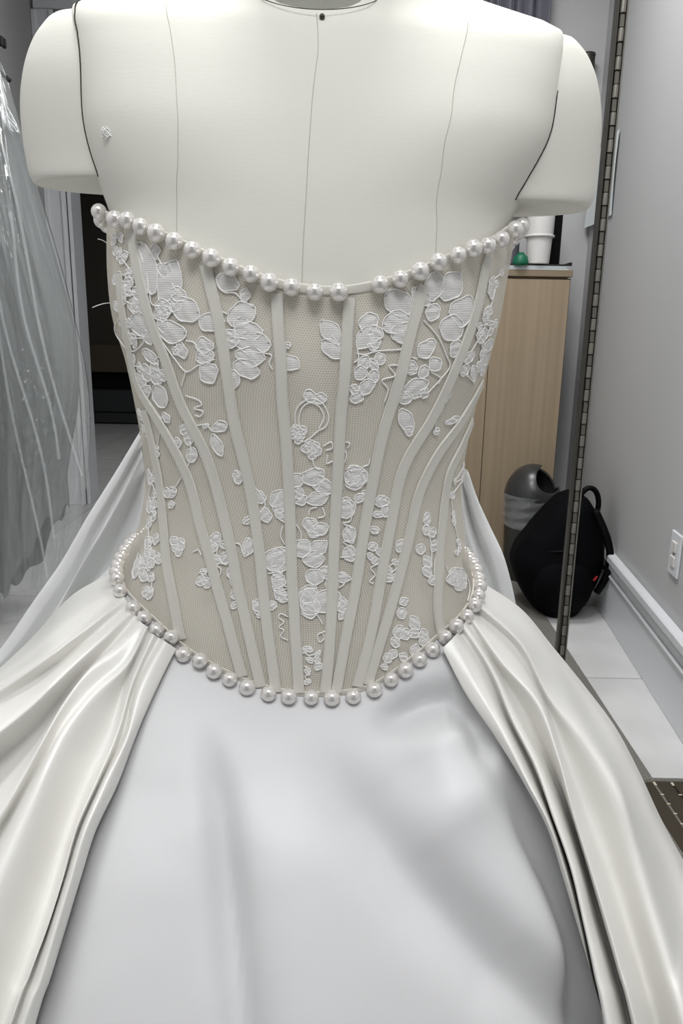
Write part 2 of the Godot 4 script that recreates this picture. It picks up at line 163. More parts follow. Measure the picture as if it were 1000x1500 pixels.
const TRAIN = [
	[-237, 895, -950, -269, 832, -962, -308, 768, -973, -349, 701, -985, -396, 632, -997, -449, 563, -1008, -505, 492, -1020, -584, 372, -1046, -648, 252, -1077, -698, 132, -1114, -735, 12, -1156],
	[-246, 874, -900, -285, 817, -913, -327, 758, -927, -369, 694, -940, -418, 630, -953, -469, 562, -967, -527, 495, -980, -612, 374, -1009, -680, 253, -1043, -733, 133, -1081, -772, 12, -1123],
	[-241, 868, -885, -276, 812, -897, -315, 754, -908, -352, 691, -920, -398, 629, -932, -448, 565, -943, -504, 503, -955, -594, 380, -984, -666, 257, -1017, -721, 135, -1056, -762, 12, -1099],
	[-244, 855, -895, -278, 797, -905, -314, 737, -915, -349, 671, -925, -394, 607, -935, -444, 543, -945, -497, 476, -955, -574, 360, -979, -636, 244, -1009, -685, 128, -1044, -721, 12, -1085],
	[-240, 846, -885, -265, 801, -892, -293, 755, -898, -324, 709, -905, -354, 660, -912, -383, 608, -918, -415, 555, -925, -487, 419, -950, -546, 283, -983, -593, 148, -1023, -628, 12, -1071],
	[-244, 824, -905, -262, 784, -912, -283, 743, -918, -304, 701, -925, -332, 661, -932, -361, 620, -938, -389, 576, -945, -467, 435, -974, -530, 294, -1010, -581, 153, -1053, -619, 12, -1103],
	[-237, 802, -885, -249, 769, -889, -265, 736, -893, -286, 706, -898, -312, 678, -902, -335, 646, -906, -355, 612, -910, -430, 462, -937, -493, 312, -973, -543, 162, -1017, -580, 12, -1070],
	[-226, 802, -890, -233, 774, -892, -240, 746, -893, -250, 719, -895, -261, 691, -897, -274, 663, -898, -288, 636, -900, -360, 480, -921, -420, 324, -954, -468, 168, -997, -505, 12, -1052],
	[-175, 840, -885, -184, 783, -922, -193, 727, -949, -202, 670, -974, -212, 613, -997, -221, 557, -1019, -230, 500, -1040, -247, 378, -1085, -261, 256, -1129, -273, 134, -1172, -282, 12, -1215],
	[-110, 870, -900, -115, 813, -929, -120, 757, -950, -125, 700, -969, -130, 643, -987, -135, 587, -1004, -140, 530, -1020, -150, 400, -1059, -158, 271, -1100, -165, 142, -1144, -171, 12, -1189],
	[-40, 880, -890, -42, 823, -931, -43, 767, -961, -45, 710, -988, -47, 653, -1013, -48, 597, -1037, -50, 540, -1060, -53, 408, -1112, -56, 276, -1162, -58, 144, -1210, -60, 12, -1256],
	[30, 860, -900, 33, 803, -929, 37, 747, -950, 40, 690, -969, 43, 633, -987, 47, 577, -1004, 50, 520, -1020, 57, 393, -1058, 62, 266, -1099, 67, 139, -1141, 70, 12, -1186],
	[131, 803, -875, 136, 780, -874, 141, 757, -873, 149, 735, -872, 157, 712, -872, 165, 689, -871, 172, 666, -870, 212, 502, -880, 247, 339, -905, 276, 175, -946, 299, 12, -1003],
	[140, 817, -870, 147, 786, -870, 156, 756, -870, 167, 726, -870, 178, 695, -870, 186, 663, -870, 193, 629, -870, 218, 475, -883, 240, 321, -909, 258, 166, -950, 272, 12, -1004],
	[145, 822, -885, 155, 788, -886, 166, 754, -887, 180, 721, -888, 192, 686, -888, 203, 649, -889, 213, 612, -890, 249, 462, -905, 279, 312, -933, 305, 162, -973, 324, 12, -1025],
	[145, 833, -870, 156, 798, -872, 170, 763, -873, 187, 727, -875, 200, 690, -877, 212, 651, -878, 224, 612, -880, 266, 462, -898, 302, 312, -927, 331, 162, -968, 354, 12, -1020],
	[150, 837, -880, 165, 801, -883, 183, 766, -887, 202, 730, -890, 216, 691, -893, 228, 650, -897, 242, 608, -900, 287, 459, -922, 324, 310, -954, 355, 161, -996, 379, 12, -1048],
	[137, 835, -930, 155, 803, -933, 173, 770, -937, 192, 736, -940, 209, 701, -943, 224, 664, -947, 239, 626, -950, 291, 472, -973, 335, 319, -1007, 370, 165, -1051, 398, 12, -1104],
]
const SEAMS = [
	[0, 12412, 0, 12028, -1, 11675, -1, 11336, 0, 11002, 0, 10669, 0, 10332],
	[-432, 12498, -397, 12142, -380, 11843, -383, 11553, -452, 11271, -548, 10985, -563, 10689],
	[434, 12444, 386, 12089, 364, 11761, 393, 11451, 493, 11160, 568, 10869, 585, 10569],
]

var M := {}
var made := {}
var rng := RandomNumberGenerator.new()

# ------------------------------------------------------------------ naming
func put(o: Node3D, called: String, parent: Node = null) -> void:
	if parent == null:
		var n: int = made.get(called, 0)
		made[called] = n + 1
		o.name = called if n == 0 else "%s_%03d" % [called, n]
		add_child(o, true)
	else:
		var key := str(parent.get_instance_id()) + called
		var k: int = made.get(key, 0)
		made[key] = k + 1
		o.name = called if k == 0 else "%s_%03d" % [called, k]
		parent.add_child(o, true)

func obj(called: String, mesh: Mesh, material: Material, parent: Node = null, at := Vector3.ZERO) -> MeshInstance3D:
	var o := MeshInstance3D.new()
	o.mesh = mesh
	o.material_override = material
	o.cast_shadow = GeometryInstance3D.SHADOW_CASTING_SETTING_ON
	o.position = at
	put(o, called, parent)
	return o

func tag(o: Node, label: String, category: String, group := "") -> void:
	o.set_meta("label", label)
	o.set_meta("category", category)
	if group != "":
		o.set_meta("group", group)

func thing(called: String, label: String, category: String, at := Vector3.ZERO, group := "") -> Node3D:
	var o := Node3D.new()
	o.position = at
	put(o, called)
	tag(o, label, category, group)
	return o

func struct(called: String, mesh: Mesh, material: Material) -> MeshInstance3D:
	var o := obj(called, mesh, material)
	o.set_meta("kind", "structure")
	return o

# ------------------------------------------------------------------ curves and meshes
func cr(xs: Array, ys: Array, x: float) -> float:
	var n := xs.size()
	x = clampf(x, xs[0], xs[n - 1])
	var i := 0
	while i < n - 2 and x >= xs[i + 1]:
		i += 1
	var h: float = float(xs[i + 1]) - float(xs[i])
	var t: float = (x - float(xs[i])) / h
	var a := maxi(i - 1, 0)
	var b := mini(i + 2, n - 1)
	var m0: float = (float(ys[i + 1]) - float(ys[a])) / (float(xs[i + 1]) - float(xs[a])) * h
	var m1: float = (float(ys[b]) - float(ys[i])) / (float(xs[b]) - float(xs[i])) * h
	var t2 := t * t
	var t3 := t2 * t
	return (2 * t3 - 3 * t2 + 1) * float(ys[i]) + (t3 - 2 * t2 + t) * m0 + (3 * t2 - 2 * t3) * float(ys[i + 1]) + (t3 - t2) * m1

func cr3(p: PackedVector3Array, t: float) -> Vector3:
	var n := p.size()
	t = clampf(t, 0.0, n - 1.0)
	var i := mini(int(t), n - 2)
	var f := t - i
	var a := p[maxi(i - 1, 0)]
	var b := p[i]
	var c := p[i + 1]
	var d := p[mini(i + 2, n - 1)]
	return b.cubic_interpolate(c, a, d, f)

func grid(rows: Array, flip := false, uvs := 1.0) -> ArrayMesh:
	var nr := rows.size()
	var nc: int = rows[0].size()
	var v := PackedVector3Array()
	var uv := PackedVector2Array()
	for r in nr:
		var u := 0.0
		for c in nc:
			var p: Vector3 = rows[r][c]
			v.append(p)
			if c > 0:
				u += p.distance_to(rows[r][c - 1])
			var w := 0.0
			if r > 0:
				w = uv[(r - 1) * nc + c].y / uvs + p.distance_to(rows[r - 1][c])
			uv.append(Vector2(u, w) * uvs)
	var ix := PackedInt32Array()
	for r in nr - 1:
		for c in nc - 1:
			var a := r * nc + c
			if flip:
				ix.append_array([a, a + nc, a + 1, a + 1, a + nc, a + nc + 1])
			else:
				ix.append_array([a, a + 1, a + nc, a + 1, a + nc + 1, a + nc])
	return arr(v, ix, uv)

func arr(v: PackedVector3Array, ix: PackedInt32Array, uv := PackedVector2Array()) -> ArrayMesh:
	var nn := PackedVector3Array()
	nn.resize(v.size())
	var weld := {}
	for k in range(0, ix.size(), 3):
		var f := (v[ix[k + 2]] - v[ix[k]]).cross(v[ix[k + 1]] - v[ix[k]])
		for j in 3:
			nn[ix[k + j]] += f
	for k in v.size():
		var q := Vector3i((v[k] * 100000.0).round())
		weld[q] = weld.get(q, Vector3.ZERO) + nn[k]
	for k in v.size():
		var w: Vector3 = weld[Vector3i((v[k] * 100000.0).round())]
		nn[k] = w.normalized() if w.length() > 1e-14 else Vector3.UP
	var a := []
	a.resize(Mesh.ARRAY_MAX)
	a[Mesh.ARRAY_VERTEX] = v
	a[Mesh.ARRAY_NORMAL] = nn
	if uv.size() == v.size():
		a[Mesh.ARRAY_TEX_UV] = uv
	a[Mesh.ARRAY_INDEX] = ix
	var m := ArrayMesh.new()
	m.add_surface_from_arrays(Mesh.PRIMITIVE_TRIANGLES, a)
	return m

func new_st() -> SurfaceTool:
	var st := SurfaceTool.new()
	st.begin(Mesh.PRIMITIVE_TRIANGLES)
	st.set_smooth_group(-1)
	return st

func done(st: SurfaceTool) -> ArrayMesh:
	st.generate_normals()
	return st.commit()

func tri(st: SurfaceTool, a: Vector3, b: Vector3, c: Vector3, mid: Vector3) -> void:
	if (c - a).cross(b - a).dot(a - mid) < 0.0:
		var s := b
		b = c
		c = s
	for p in [a, b, c]:
		st.add_vertex(p)

# a box with chamfered edges
func add_box(st: SurfaceTool, at: Vector3, size: Vector3, bevel := 0.003, turn := Basis.IDENTITY) -> void:
	var h := size / 2
	bevel = minf(bevel, minf(h.x, minf(h.y, h.z)) * 0.9)
	var p := {}
	for sx in [-1, 1]:
		for sy in [-1, 1]:
			for sz in [-1, 1]:
				var s := Vector3(sx, sy, sz)
				for ax in 3:
					var q := s * (h - Vector3.ONE * bevel)
					q[ax] = s[ax] * h[ax]
					p[[sx, sy, sz, ax]] = at + turn * q
				tri(st, p[[sx, sy, sz, 0]], p[[sx, sy, sz, 1]], p[[sx, sy, sz, 2]], at)
	for ax in 3:
		var b := (ax + 1) % 3
		var c := (ax + 2) % 3
		for s in [-1, 1]:
			var k := []
			for e in [[-1, -1], [1, -1], [1, 1], [-1, 1]]:
				var q := [0, 0, 0, ax]
				q[ax] = s
				q[b] = e[0]
				q[c] = e[1]
				k.append(p[q])
			tri(st, k[0], k[1], k[2], at)
			tri(st, k[0], k[2], k[3], at)
		for e in [[-1, -1], [1, -1], [1, 1], [-1, 1]]:
			var k := []
			for s in [-1, 1]:
				for w in [b, c]:
					var q := [0, 0, 0, w]
					q[ax] = s
					q[b] = e[0]
					q[c] = e[1]
					k.append(p[q])
			tri(st, k[0], k[1], k[2], at)
			tri(st, k[1], k[2], k[3], at)

func box(size: Vector3, bevel := 0.003, at := Vector3.ZERO, turn := Basis.IDENTITY) -> ArrayMesh:
	var st := new_st()
	add_box(st, at, size, bevel, turn)
	return done(st)

func tube_rows(path: PackedVector3Array, radius: float, sides := 8, closed := false) -> Array:
	var n := path.size()
	var rows := []
	var up := Vector3(0.13, 0.98, 0.17)
	for i in n:
		var d := path[(i + 1) % n] - path[(i - 1 + n) % n] if closed else path[mini(i + 1, n - 1)] - path[maxi(i - 1, 0)]
		d = d.normalized()
		var s := d.cross(up)
		if s.length() < 0.05:
			s = d.cross(Vector3.RIGHT)
		s = s.normalized()
		up = s.cross(d).normalized()
		var row := PackedVector3Array()
		for k in sides + 1:
			var a := TAU * k / sides
			row.append(path[i] + (s * cos(a) + up * sin(a)) * radius)
		rows.append(row)
	if closed:
		rows.append(rows[0])
	return rows

# collects several grids into one mesh
class Heap:
	var v := PackedVector3Array()
	var ix := PackedInt32Array()
	func add(rows: Array, flip := false, caps := false) -> void:
		var nr := rows.size()
		var nc: int = rows[0].size()
		var o := v.size()
		for r in rows:
			v.append_array(r)
		for r in nr - 1:
			for c in nc - 1:
				var a := o + r * nc + c
				if flip:
					ix.append_array([a, a + nc, a + 1, a + 1, a + nc, a + nc + 1])
				else:
					ix.append_array([a, a + 1, a + nc, a + 1, a + nc + 1, a + nc])
		if caps:
			for e in [0, nr - 1]:
				var mid := Vector3.ZERO
				for c in nc - 1:
					mid += rows[e][c] / (nc - 1)
				var m := v.size()
				v.append(mid)
				for c in nc - 1:
					var a: int = o + e * nc + c
					if (e == 0) != flip:
						ix.append_array([m, a + 1, a])
					else:
						ix.append_array([m, a, a + 1])

func tube(path: PackedVector3Array, radius: float, sides := 8) -> ArrayMesh:
	var h := Heap.new()
	h.add(tube_rows(path, radius, sides), false, true)
	return arr(h.v, h.ix)

func lathe(profile: Array, sides := 48) -> ArrayMesh:
	var rows := []
	for p in profile:
		var row := PackedVector3Array()
		for k in sides + 1:
			var a := TAU * k / sides
			row.append(Vector3(p[0] * cos(a), p[1], p[0] * sin(a)))
		rows.append(row)
	return grid(rows, true)

# a wall slab standing between two floor points; it is thick to the far side of «inside»
func slab(a: Vector2, b: Vector2, y0: float, y1: float, thick: float, side: float, bevel := 0.001) -> ArrayMesh:
	var d := (b - a).normalized()
	var n := Vector2(-d.y, d.x) * side
	var mid := (a + b) / 2 + n * thick / 2
	var bas := Basis(Vector3(d.x, 0, d.y), Vector3.UP, Vector3(d.x, 0, d.y).cross(Vector3.UP))
	return box(Vector3(a.distance_to(b), y1 - y0, thick), bevel, Vector3(mid.x, (y0 + y1) / 2, mid.y), bas)

# ------------------------------------------------------------------ the body's surface: angle round the body and height
const AXIS_Z := -0.72

func body(tab: Array, phi: float, y: float, tilt := 0.0, square := 2.3) -> Vector3:
	var a := cr(tab[0], tab[2], y * 1000.0) * 1e-4
	var cx := cr(tab[0], tab[1], y * 1000.0) * 1e-4
	var c := cos(phi)
	var s := sin(phi)
	var d := cr(tab[0], tab[3] if c > 0 else tab[4], y * 1000.0) * 1e-4
	var e := 2.0 / (square if tilt == 0.0 else lerpf(square, 3.2, smoothstep(1.09, 1.17, y)))
	var x := a * signf(s) * pow(absf(s), e)
	var lean := tilt * smoothstep(1.12, 1.24, y)
	return Vector3(cx + x, y - lean * x, AXIS_Z + d * signf(c) * pow(absf(c), e))

func bod(phi: float, y: float, off := 0.0) -> Vector3:
	var p := body(BODICE, phi, y)
	if off == 0.0:
		return p
	return p + bod_normal(phi, y) * off

func bod_normal(phi: float, y: float) -> Vector3:
	var u := body(BODICE, phi + 0.01, y) - body(BODICE, phi - 0.01, y)
	var v := body(BODICE, phi, y + 0.004) - body(BODICE, phi, y - 0.004)
	return u.cross(v).normalized()

func seam_y(phi: float) -> float:
	return cr(SEAM_ANGLE, SEAM_HEIGHT, rad_to_deg(phi)) * 0.001

const NECK_ANGLE = [-180, -140, -110, -90, -75, -55, -42, -30, -19, -10, -1, 7, 16, 27, 38, 50, 66, 78, 90, 110, 140, 180]
const NECK_HEIGHT = [1040, 1050, 1078, 1090, 1091, 1082, 1075, 1063, 1050, 1039, 1030, 1028, 1033, 1044, 1057, 1067, 1083, 1089, 1089, 1074, 1050, 1040]

func neck_y(phi: float) -> float:
	return cr(NECK_ANGLE, NECK_HEIGHT, rad_to_deg(phi)) * 0.001

# skirt: angle round the waist and drop below the waist seam
func skirt_point(th: float, d: float) -> Vector3:
	var w := bod(th, seam_y(th))
	var k := cr([-180, -112, -76, -45, 0, 45, 72, 108, 180], [0.5, 0.45, 0.95, 1.1, 1.0, 0.96, 0.85, 0.45, 0.5], rad_to_deg(th))
	var g := cr([0, 0.05, 0.10, 0.2, 0.35, 0.55, 0.8], [0, 0.055, 0.098, 0.165, 0.245, 0.33, 0.40], d)
	return w + Vector3(sin(th), 0, cos(th)) * g * k - Vector3(0, d, 0)

# ------------------------------------------------------------------ materials
func mat(color: Color, rough := 0.6, metal := 0.0) -> StandardMaterial3D:
	var m := StandardMaterial3D.new()
	m.albedo_color = color
	m.roughness = rough
	m.metallic = metal
	m.cull_mode = BaseMaterial3D.CULL_DISABLED
	return m

func grain(m: StandardMaterial3D, tex: Texture2D, depth: float, scale: Vector3, triplanar := true) -> StandardMaterial3D:
	m.heightmap_enabled = true
	m.heightmap_texture = tex
	m.heightmap_scale = depth
	if triplanar:
		m.uv1_triplanar = true
	m.uv1_scale = scale
	return m

func noise_tex(freq: float, seed_value: int, lo: Color, hi: Color, size := 256, stretch := Vector2.ONE) -> ImageTexture:
	var f := FastNoiseLite.new()
	f.seed = seed_value
	f.frequency = freq
	f.fractal_octaves = 4
	var im := Image.create(size, size, false, Image.FORMAT_RGB8)
	for y in size:
		for x in size:
			# blended over both edges so that it repeats without a seam
			var u := float(x) / size
			var v := float(y) / size
			var n := 0.0
			for k in 4:
				var dx := 1.0 if k % 2 == 1 else 0.0
				var dy := 1.0 if k > 1 else 0.0
				var w := (u if dx > 0 else 1 - u) * (v if dy > 0 else 1 - v)
				n += w * f.get_noise_2d((x - dx * size) * stretch.x, (y - dy * size) * stretch.y)
			im.set_pixel(x, y, lo.lerp(hi, clampf(0.5 + n * 0.9, 0, 1)))
	return ImageTexture.create_from_image(im)

func make_materials() -> void:
	# woven linen: over-and-under threads with slubs
	var f := FastNoiseLite.new()
	f.seed = 5
	f.frequency = 0.05
	var im := Image.create(128, 128, false, Image.FORMAT_RGB8)
	for y in 128:
		for x in 128:
			var over := ((x / 4) + (y / 4)) % 2 == 0
			var h := absf(sin(PI * (x % 4 + 0.5) / 4.0)) if over else absf(sin(PI * (y % 4 + 0.5) / 4.0))
			h = 0.35 + 0.5 * h + 0.25 * f.get_noise_2d(x * 0.3, y * 2.0)
			im.set_pixel(x, y, Color(h, h, h))
	var weave := ImageTexture.create_from_image(im)
	# fine thread hatching of the lace
	im = Image.create(64, 64, false, Image.FORMAT_RGB8)
	for y in 64:
		for x in 64:
			var h := 0.5 + 0.5 * sin(TAU * (y / 8.0 + 0.1 * sin(x * 0.2)))
			im.set_pixel(x, y, Color(h, h, h))
	var hatch := ImageTexture.create_from_image(im)
	# hexagonal bobbinet: threads opaque, holes partly filled by the fine lining net
	var W := 120
	var H := 104
	im = Image.create(W, H, false, Image.FORMAT_RGBA8)
	var cell := 20.0
	for y in H:
		for x in W:
			var d1 := 1e9
			var d2 := 1e9
			for j in range(-1, 8):
				for i in range(-1, 8):
					var c := Vector2((i + (0.5 if posmod(j, 2) == 1 else 0.0)) * cell, j * H / 6.0)
					var d := Vector2(x + 0.5, y + 0.5).distance_to(c)
					if d < d1:
						d2 = d1
						d1 = d
					elif d < d2:
						d2 = d
			var line := 1.0 - smoothstep(1.6, 3.2, d2 - d1)
			im.set_pixel(x, y, Color(1, 1, 1, lerpf(0.48, 1.0, line)))
	var net := ImageTexture.create_from_image(im)
	var soft := noise_tex(0.02, 11, Color(0.3, 0.3, 0.3), Color(0.7, 0.7, 0.7))
	var fine := noise_tex(0.18, 12, Color(0.2, 0.2, 0.2), Color(0.8, 0.8, 0.8))

	M.linen = grain(mat(Color(0.885, 0.88, 0.845), 0.85), weave, 0.012, Vector3(30, 30, 30))
	M.linen_seam = mat(Color(0.74, 0.73, 0.68), 0.9)
	M.gap = mat(Color(0.20, 0.19, 0.17), 0.95)
	M.neck = grain(mat(Color(0.66, 0.66, 0.63), 0.85), weave, 0.03, Vector3(30, 30, 30))
	M.tulle = mat(Color(0.94, 0.915, 0.865), 0.8)
	M.tulle.transparency = BaseMaterial3D.TRANSPARENCY_ALPHA
	M.tulle.albedo_texture = net
	M.tulle.uv1_scale = Vector3(1, 1, 1)
	M.tape = grain(mat(Color(0.85, 0.84, 0.805), 0.55), fine, 0.01, Vector3(60, 60, 60))
	M.stitch = mat(Color(0.88, 0.87, 0.84), 0.7)
	M.lace = grain(mat(Color(0.955, 0.95, 0.94, 0.88), 0.7), hatch, 0.03, Vector3(90, 90, 90))
	M.lace.transparency = BaseMaterial3D.TRANSPARENCY_ALPHA
	M.lace.backlight_enabled = true
	M.lace.backlight = Color(0.3, 0.3, 0.3)
	M.cord = mat(Color(0.965, 0.96, 0.95), 0.5)
	M.pearl = mat(Color(0.94, 0.925, 0.91), 0.17, 0.48)
	M.pearl.metallic_specular = 0.6
	M.pearl.clearcoat_enabled = true
	M.pearl.clearcoat = 0.7
	M.pearl.clearcoat_roughness = 0.08
	M.satin = grain(mat(Color(0.85, 0.851, 0.854), 0.48), weave, 0.006, Vector3(60, 60, 60))
	M.satin.rim_enabled = true
	M.satin.rim = 0.25
	M.duchess = grain(mat(Color(0.92, 0.915, 0.895), 0.30), weave, 0.006, Vector3(60, 60, 60))
	M.duchess.metallic_specular = 0.65
	M.train = grain(mat(Color(0.93, 0.935, 0.93), 0.5), weave, 0.006, Vector3(60, 60, 60))
	M.train.backlight_enabled = true
	M.train.backlight = Color(0.25, 0.25, 0.25)

	M.wall = grain(mat(Color(0.71, 0.71, 0.71), 0.75), fine, 0.03, Vector3(3, 3, 3))
	M.wall_dark = mat(Color(0.16, 0.16, 0.165), 0.85)
	M.ceiling = mat(Color(0.80, 0.80, 0.80), 0.9)
	M.trim = mat(Color(0.84, 0.85, 0.86), 0.4)
	M.tile = mat(Color(0.83, 0.83, 0.825), 0.32)
	M.tile.albedo_texture = noise_tex(0.012, 21, Color(0.93, 0.93, 0.93), Color(1, 1, 1))
	M.tile.uv1_triplanar = true
	M.tile.uv1_scale = Vector3(1.3, 1.3, 1.3)
	M.grout = mat(Color(0.50, 0.50, 0.50), 0.95)
	M.stone = grain(mat(Color(0.52, 0.51, 0.49), 0.9), fine, 0.1, Vector3(8, 8, 8))
	M.stone.albedo_texture = noise_tex(0.09, 22, Color(0.7, 0.69, 0.66), Color(1, 1, 1))
	M.wood = mat(Color(0.62, 0.555, 0.465), 0.55)
	M.wood.albedo_texture = noise_tex(0.03, 23, Color(0.91, 0.90, 0.885), Color(1, 1, 1), 256, Vector2(1.6, 0.10))
	M.wood.uv1_triplanar = true
	M.wood.uv1_scale = Vector3(2.2, 0.8, 2.2)
	M.wood_edge = mat(Color(0.52, 0.46, 0.38), 0.55)
	M.dark = mat(Color(0.06, 0.06, 0.065), 0.7)
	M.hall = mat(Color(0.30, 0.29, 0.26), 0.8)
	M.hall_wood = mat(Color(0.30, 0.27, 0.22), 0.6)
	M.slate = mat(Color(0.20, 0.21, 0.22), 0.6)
	M.pack = grain(mat(Color(0.020, 0.022, 0.032), 0.75), weave, 0.05, Vector3(20, 20, 20))
	M.pack.metallic_specular = 0.2
	M.pack_trim = mat(Color(0.014, 0.014, 0.017), 0.5)
	M.pack_trim.metallic_specular = 0.25
	M.red = mat(Color(0.65, 0.10, 0.10), 0.5)
	M.bin = mat(Color(0.25, 0.25, 0.25), 0.3, 0.35)
	M.bin_body = mat(Color(0.20, 0.195, 0.18), 0.4, 0.2)
	M.steel = grain(mat(Color(0.50, 0.49, 0.46), 0.45, 0.6), fine, 0.02, Vector3(20, 20, 20))
	M.steel_mid = mat(Color(0.40, 0.39, 0.36), 0.5, 0.5)
	M.steel_dark = mat(Color(0.30, 0.29, 0.27), 0.45, 0.7)
	M.white_plastic = mat(Color(0.82, 0.81, 0.80), 0.4)
	M.paper = mat(Color(0.88, 0.90, 0.90), 0.8)
	M.green = mat(Color(0.02, 0.38, 0.27), 0.5)
	M.curtain = grain(mat(Color(0.40, 0.40, 0.44), 0.8), weave, 0.03, Vector3(20, 20, 20))
	M.curtain_dark = mat(Color(0.22, 0.22, 0.23), 0.8)
	M.film = StandardMaterial3D.new()
	M.film.albedo_color = Color(0.9, 0.92, 0.92, 0.14)
	M.film.transparency = BaseMaterial3D.TRANSPARENCY_ALPHA
	M.film.roughness = 0.07
	M.film.cull_mode = BaseMaterial3D.CULL_DISABLED
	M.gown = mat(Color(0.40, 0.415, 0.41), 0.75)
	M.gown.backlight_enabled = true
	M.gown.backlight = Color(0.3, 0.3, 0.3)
	M.weave_dark = grain(mat(Color(0.20, 0.165, 0.10), 0.55), fine, 0.05, Vector3(20, 20, 20))
	M.weave_light = mat(Color(0.80, 0.77, 0.68), 0.6)
	M.lamp = mat(Color(1, 1, 1), 0.6)
	M.lamp.emission_enabled = true
	M.lamp.emission = Color(0.97, 0.98, 1.0)
	M.lamp.emission_energy_multiplier = 3.0

# ------------------------------------------------------------------ _ready
func _ready() -> void:
	rng.seed = 7
	var cam := Camera3D.new()
	cam.name = "camera"
	cam.position = Vector3(0, 1.0, 0)
	cam.basis = Basis(Vector3.RIGHT, deg_to_rad(-13.9)) * Basis(Vector3.BACK, deg_to_rad(1.0))
	cam.fov = rad_to_deg(2.0 * atan(750.0 / 1091.0))
	cam.near = 0.02
	cam.far = 60
	add_child(cam)
	cam.current = true
	var we := WorldEnvironment.new()
	we.name = "world_environment"
	var env := Environment.new()
	env.background_mode = Environment.BG_COLOR
	env.background_color = Color(0, 0, 0)
	env.tonemap_mode = Environment.TONE_MAPPER_LINEAR
	env.tonemap_exposure = 0.73
	env.sdfgi_enabled = true
	env.ssao_enabled = true
	env.ssil_enabled = true
	we.environment = env
	add_child(we)
	make_materials()
	# ceiling panels: over the form, over the camera's aisle and by the left wall
	ceiling_panel(Vector3(-0.07, 2.70, -0.88), Vector2(0.4, 0.4), 3.4, "square ceiling light panel straight above the dress form")
	ceiling_panel(Vector3(-1.6, 2.70, -5.3), Vector2(0.5, 0.5), 1.4, "square ceiling light panel in the hallway")
	ceiling_panel(Vector3(0.0, 2.70, 0.55), Vector2(1.2, 0.9), 3.4, "large oblong ceiling light panel in front of the gown")
	ceiling_panel(Vector3(0.32, 2.70, -2.2), Vector2(0.6, 0.6), 3.2, "square ceiling light panel in front of the wood cabinet")
	build_room()
	build_form()
	build_gown()
	build_left_side()
	build_right_side()

func ceiling_panel(at: Vector3, size: Vector2, energy: float, label: String) -> void:
	var t := thing("ceiling_light", label, "ceiling light", at, "ceiling light panels")
	obj("frame", box(Vector3(size.x + 0.05, 0.035, size.y + 0.05), 0.004), M.trim, t, Vector3(0, 0.03, 0))
	obj("diffuser", box(Vector3(size.x, 0.012, size.y), 0.003), M.lamp, t, Vector3(0, 0.008, 0))
	var l := AreaLight3D.new()
	l.name = "panel_light"
	l.area_size = size
	l.light_energy = energy
	l.light_color = Color(1.0, 1.0, 1.0)
	l.area_range = 12.0
	l.area_attenuation = 2.0
	l.shadow_enabled = true
	l.rotation_degrees = Vector3(-90, 0, 0)
	l.position = Vector3(0, -0.004, 0)
	t.add_child(l, true)

# ------------------------------------------------------------------ the room
const L0 := Vector2(-0.955, -0.9)
const L1 := Vector2(-1.563, -4.13)
const R0 := Vector2(0.86, -1.5)
const R1 := Vector2(1.056, -3.45)

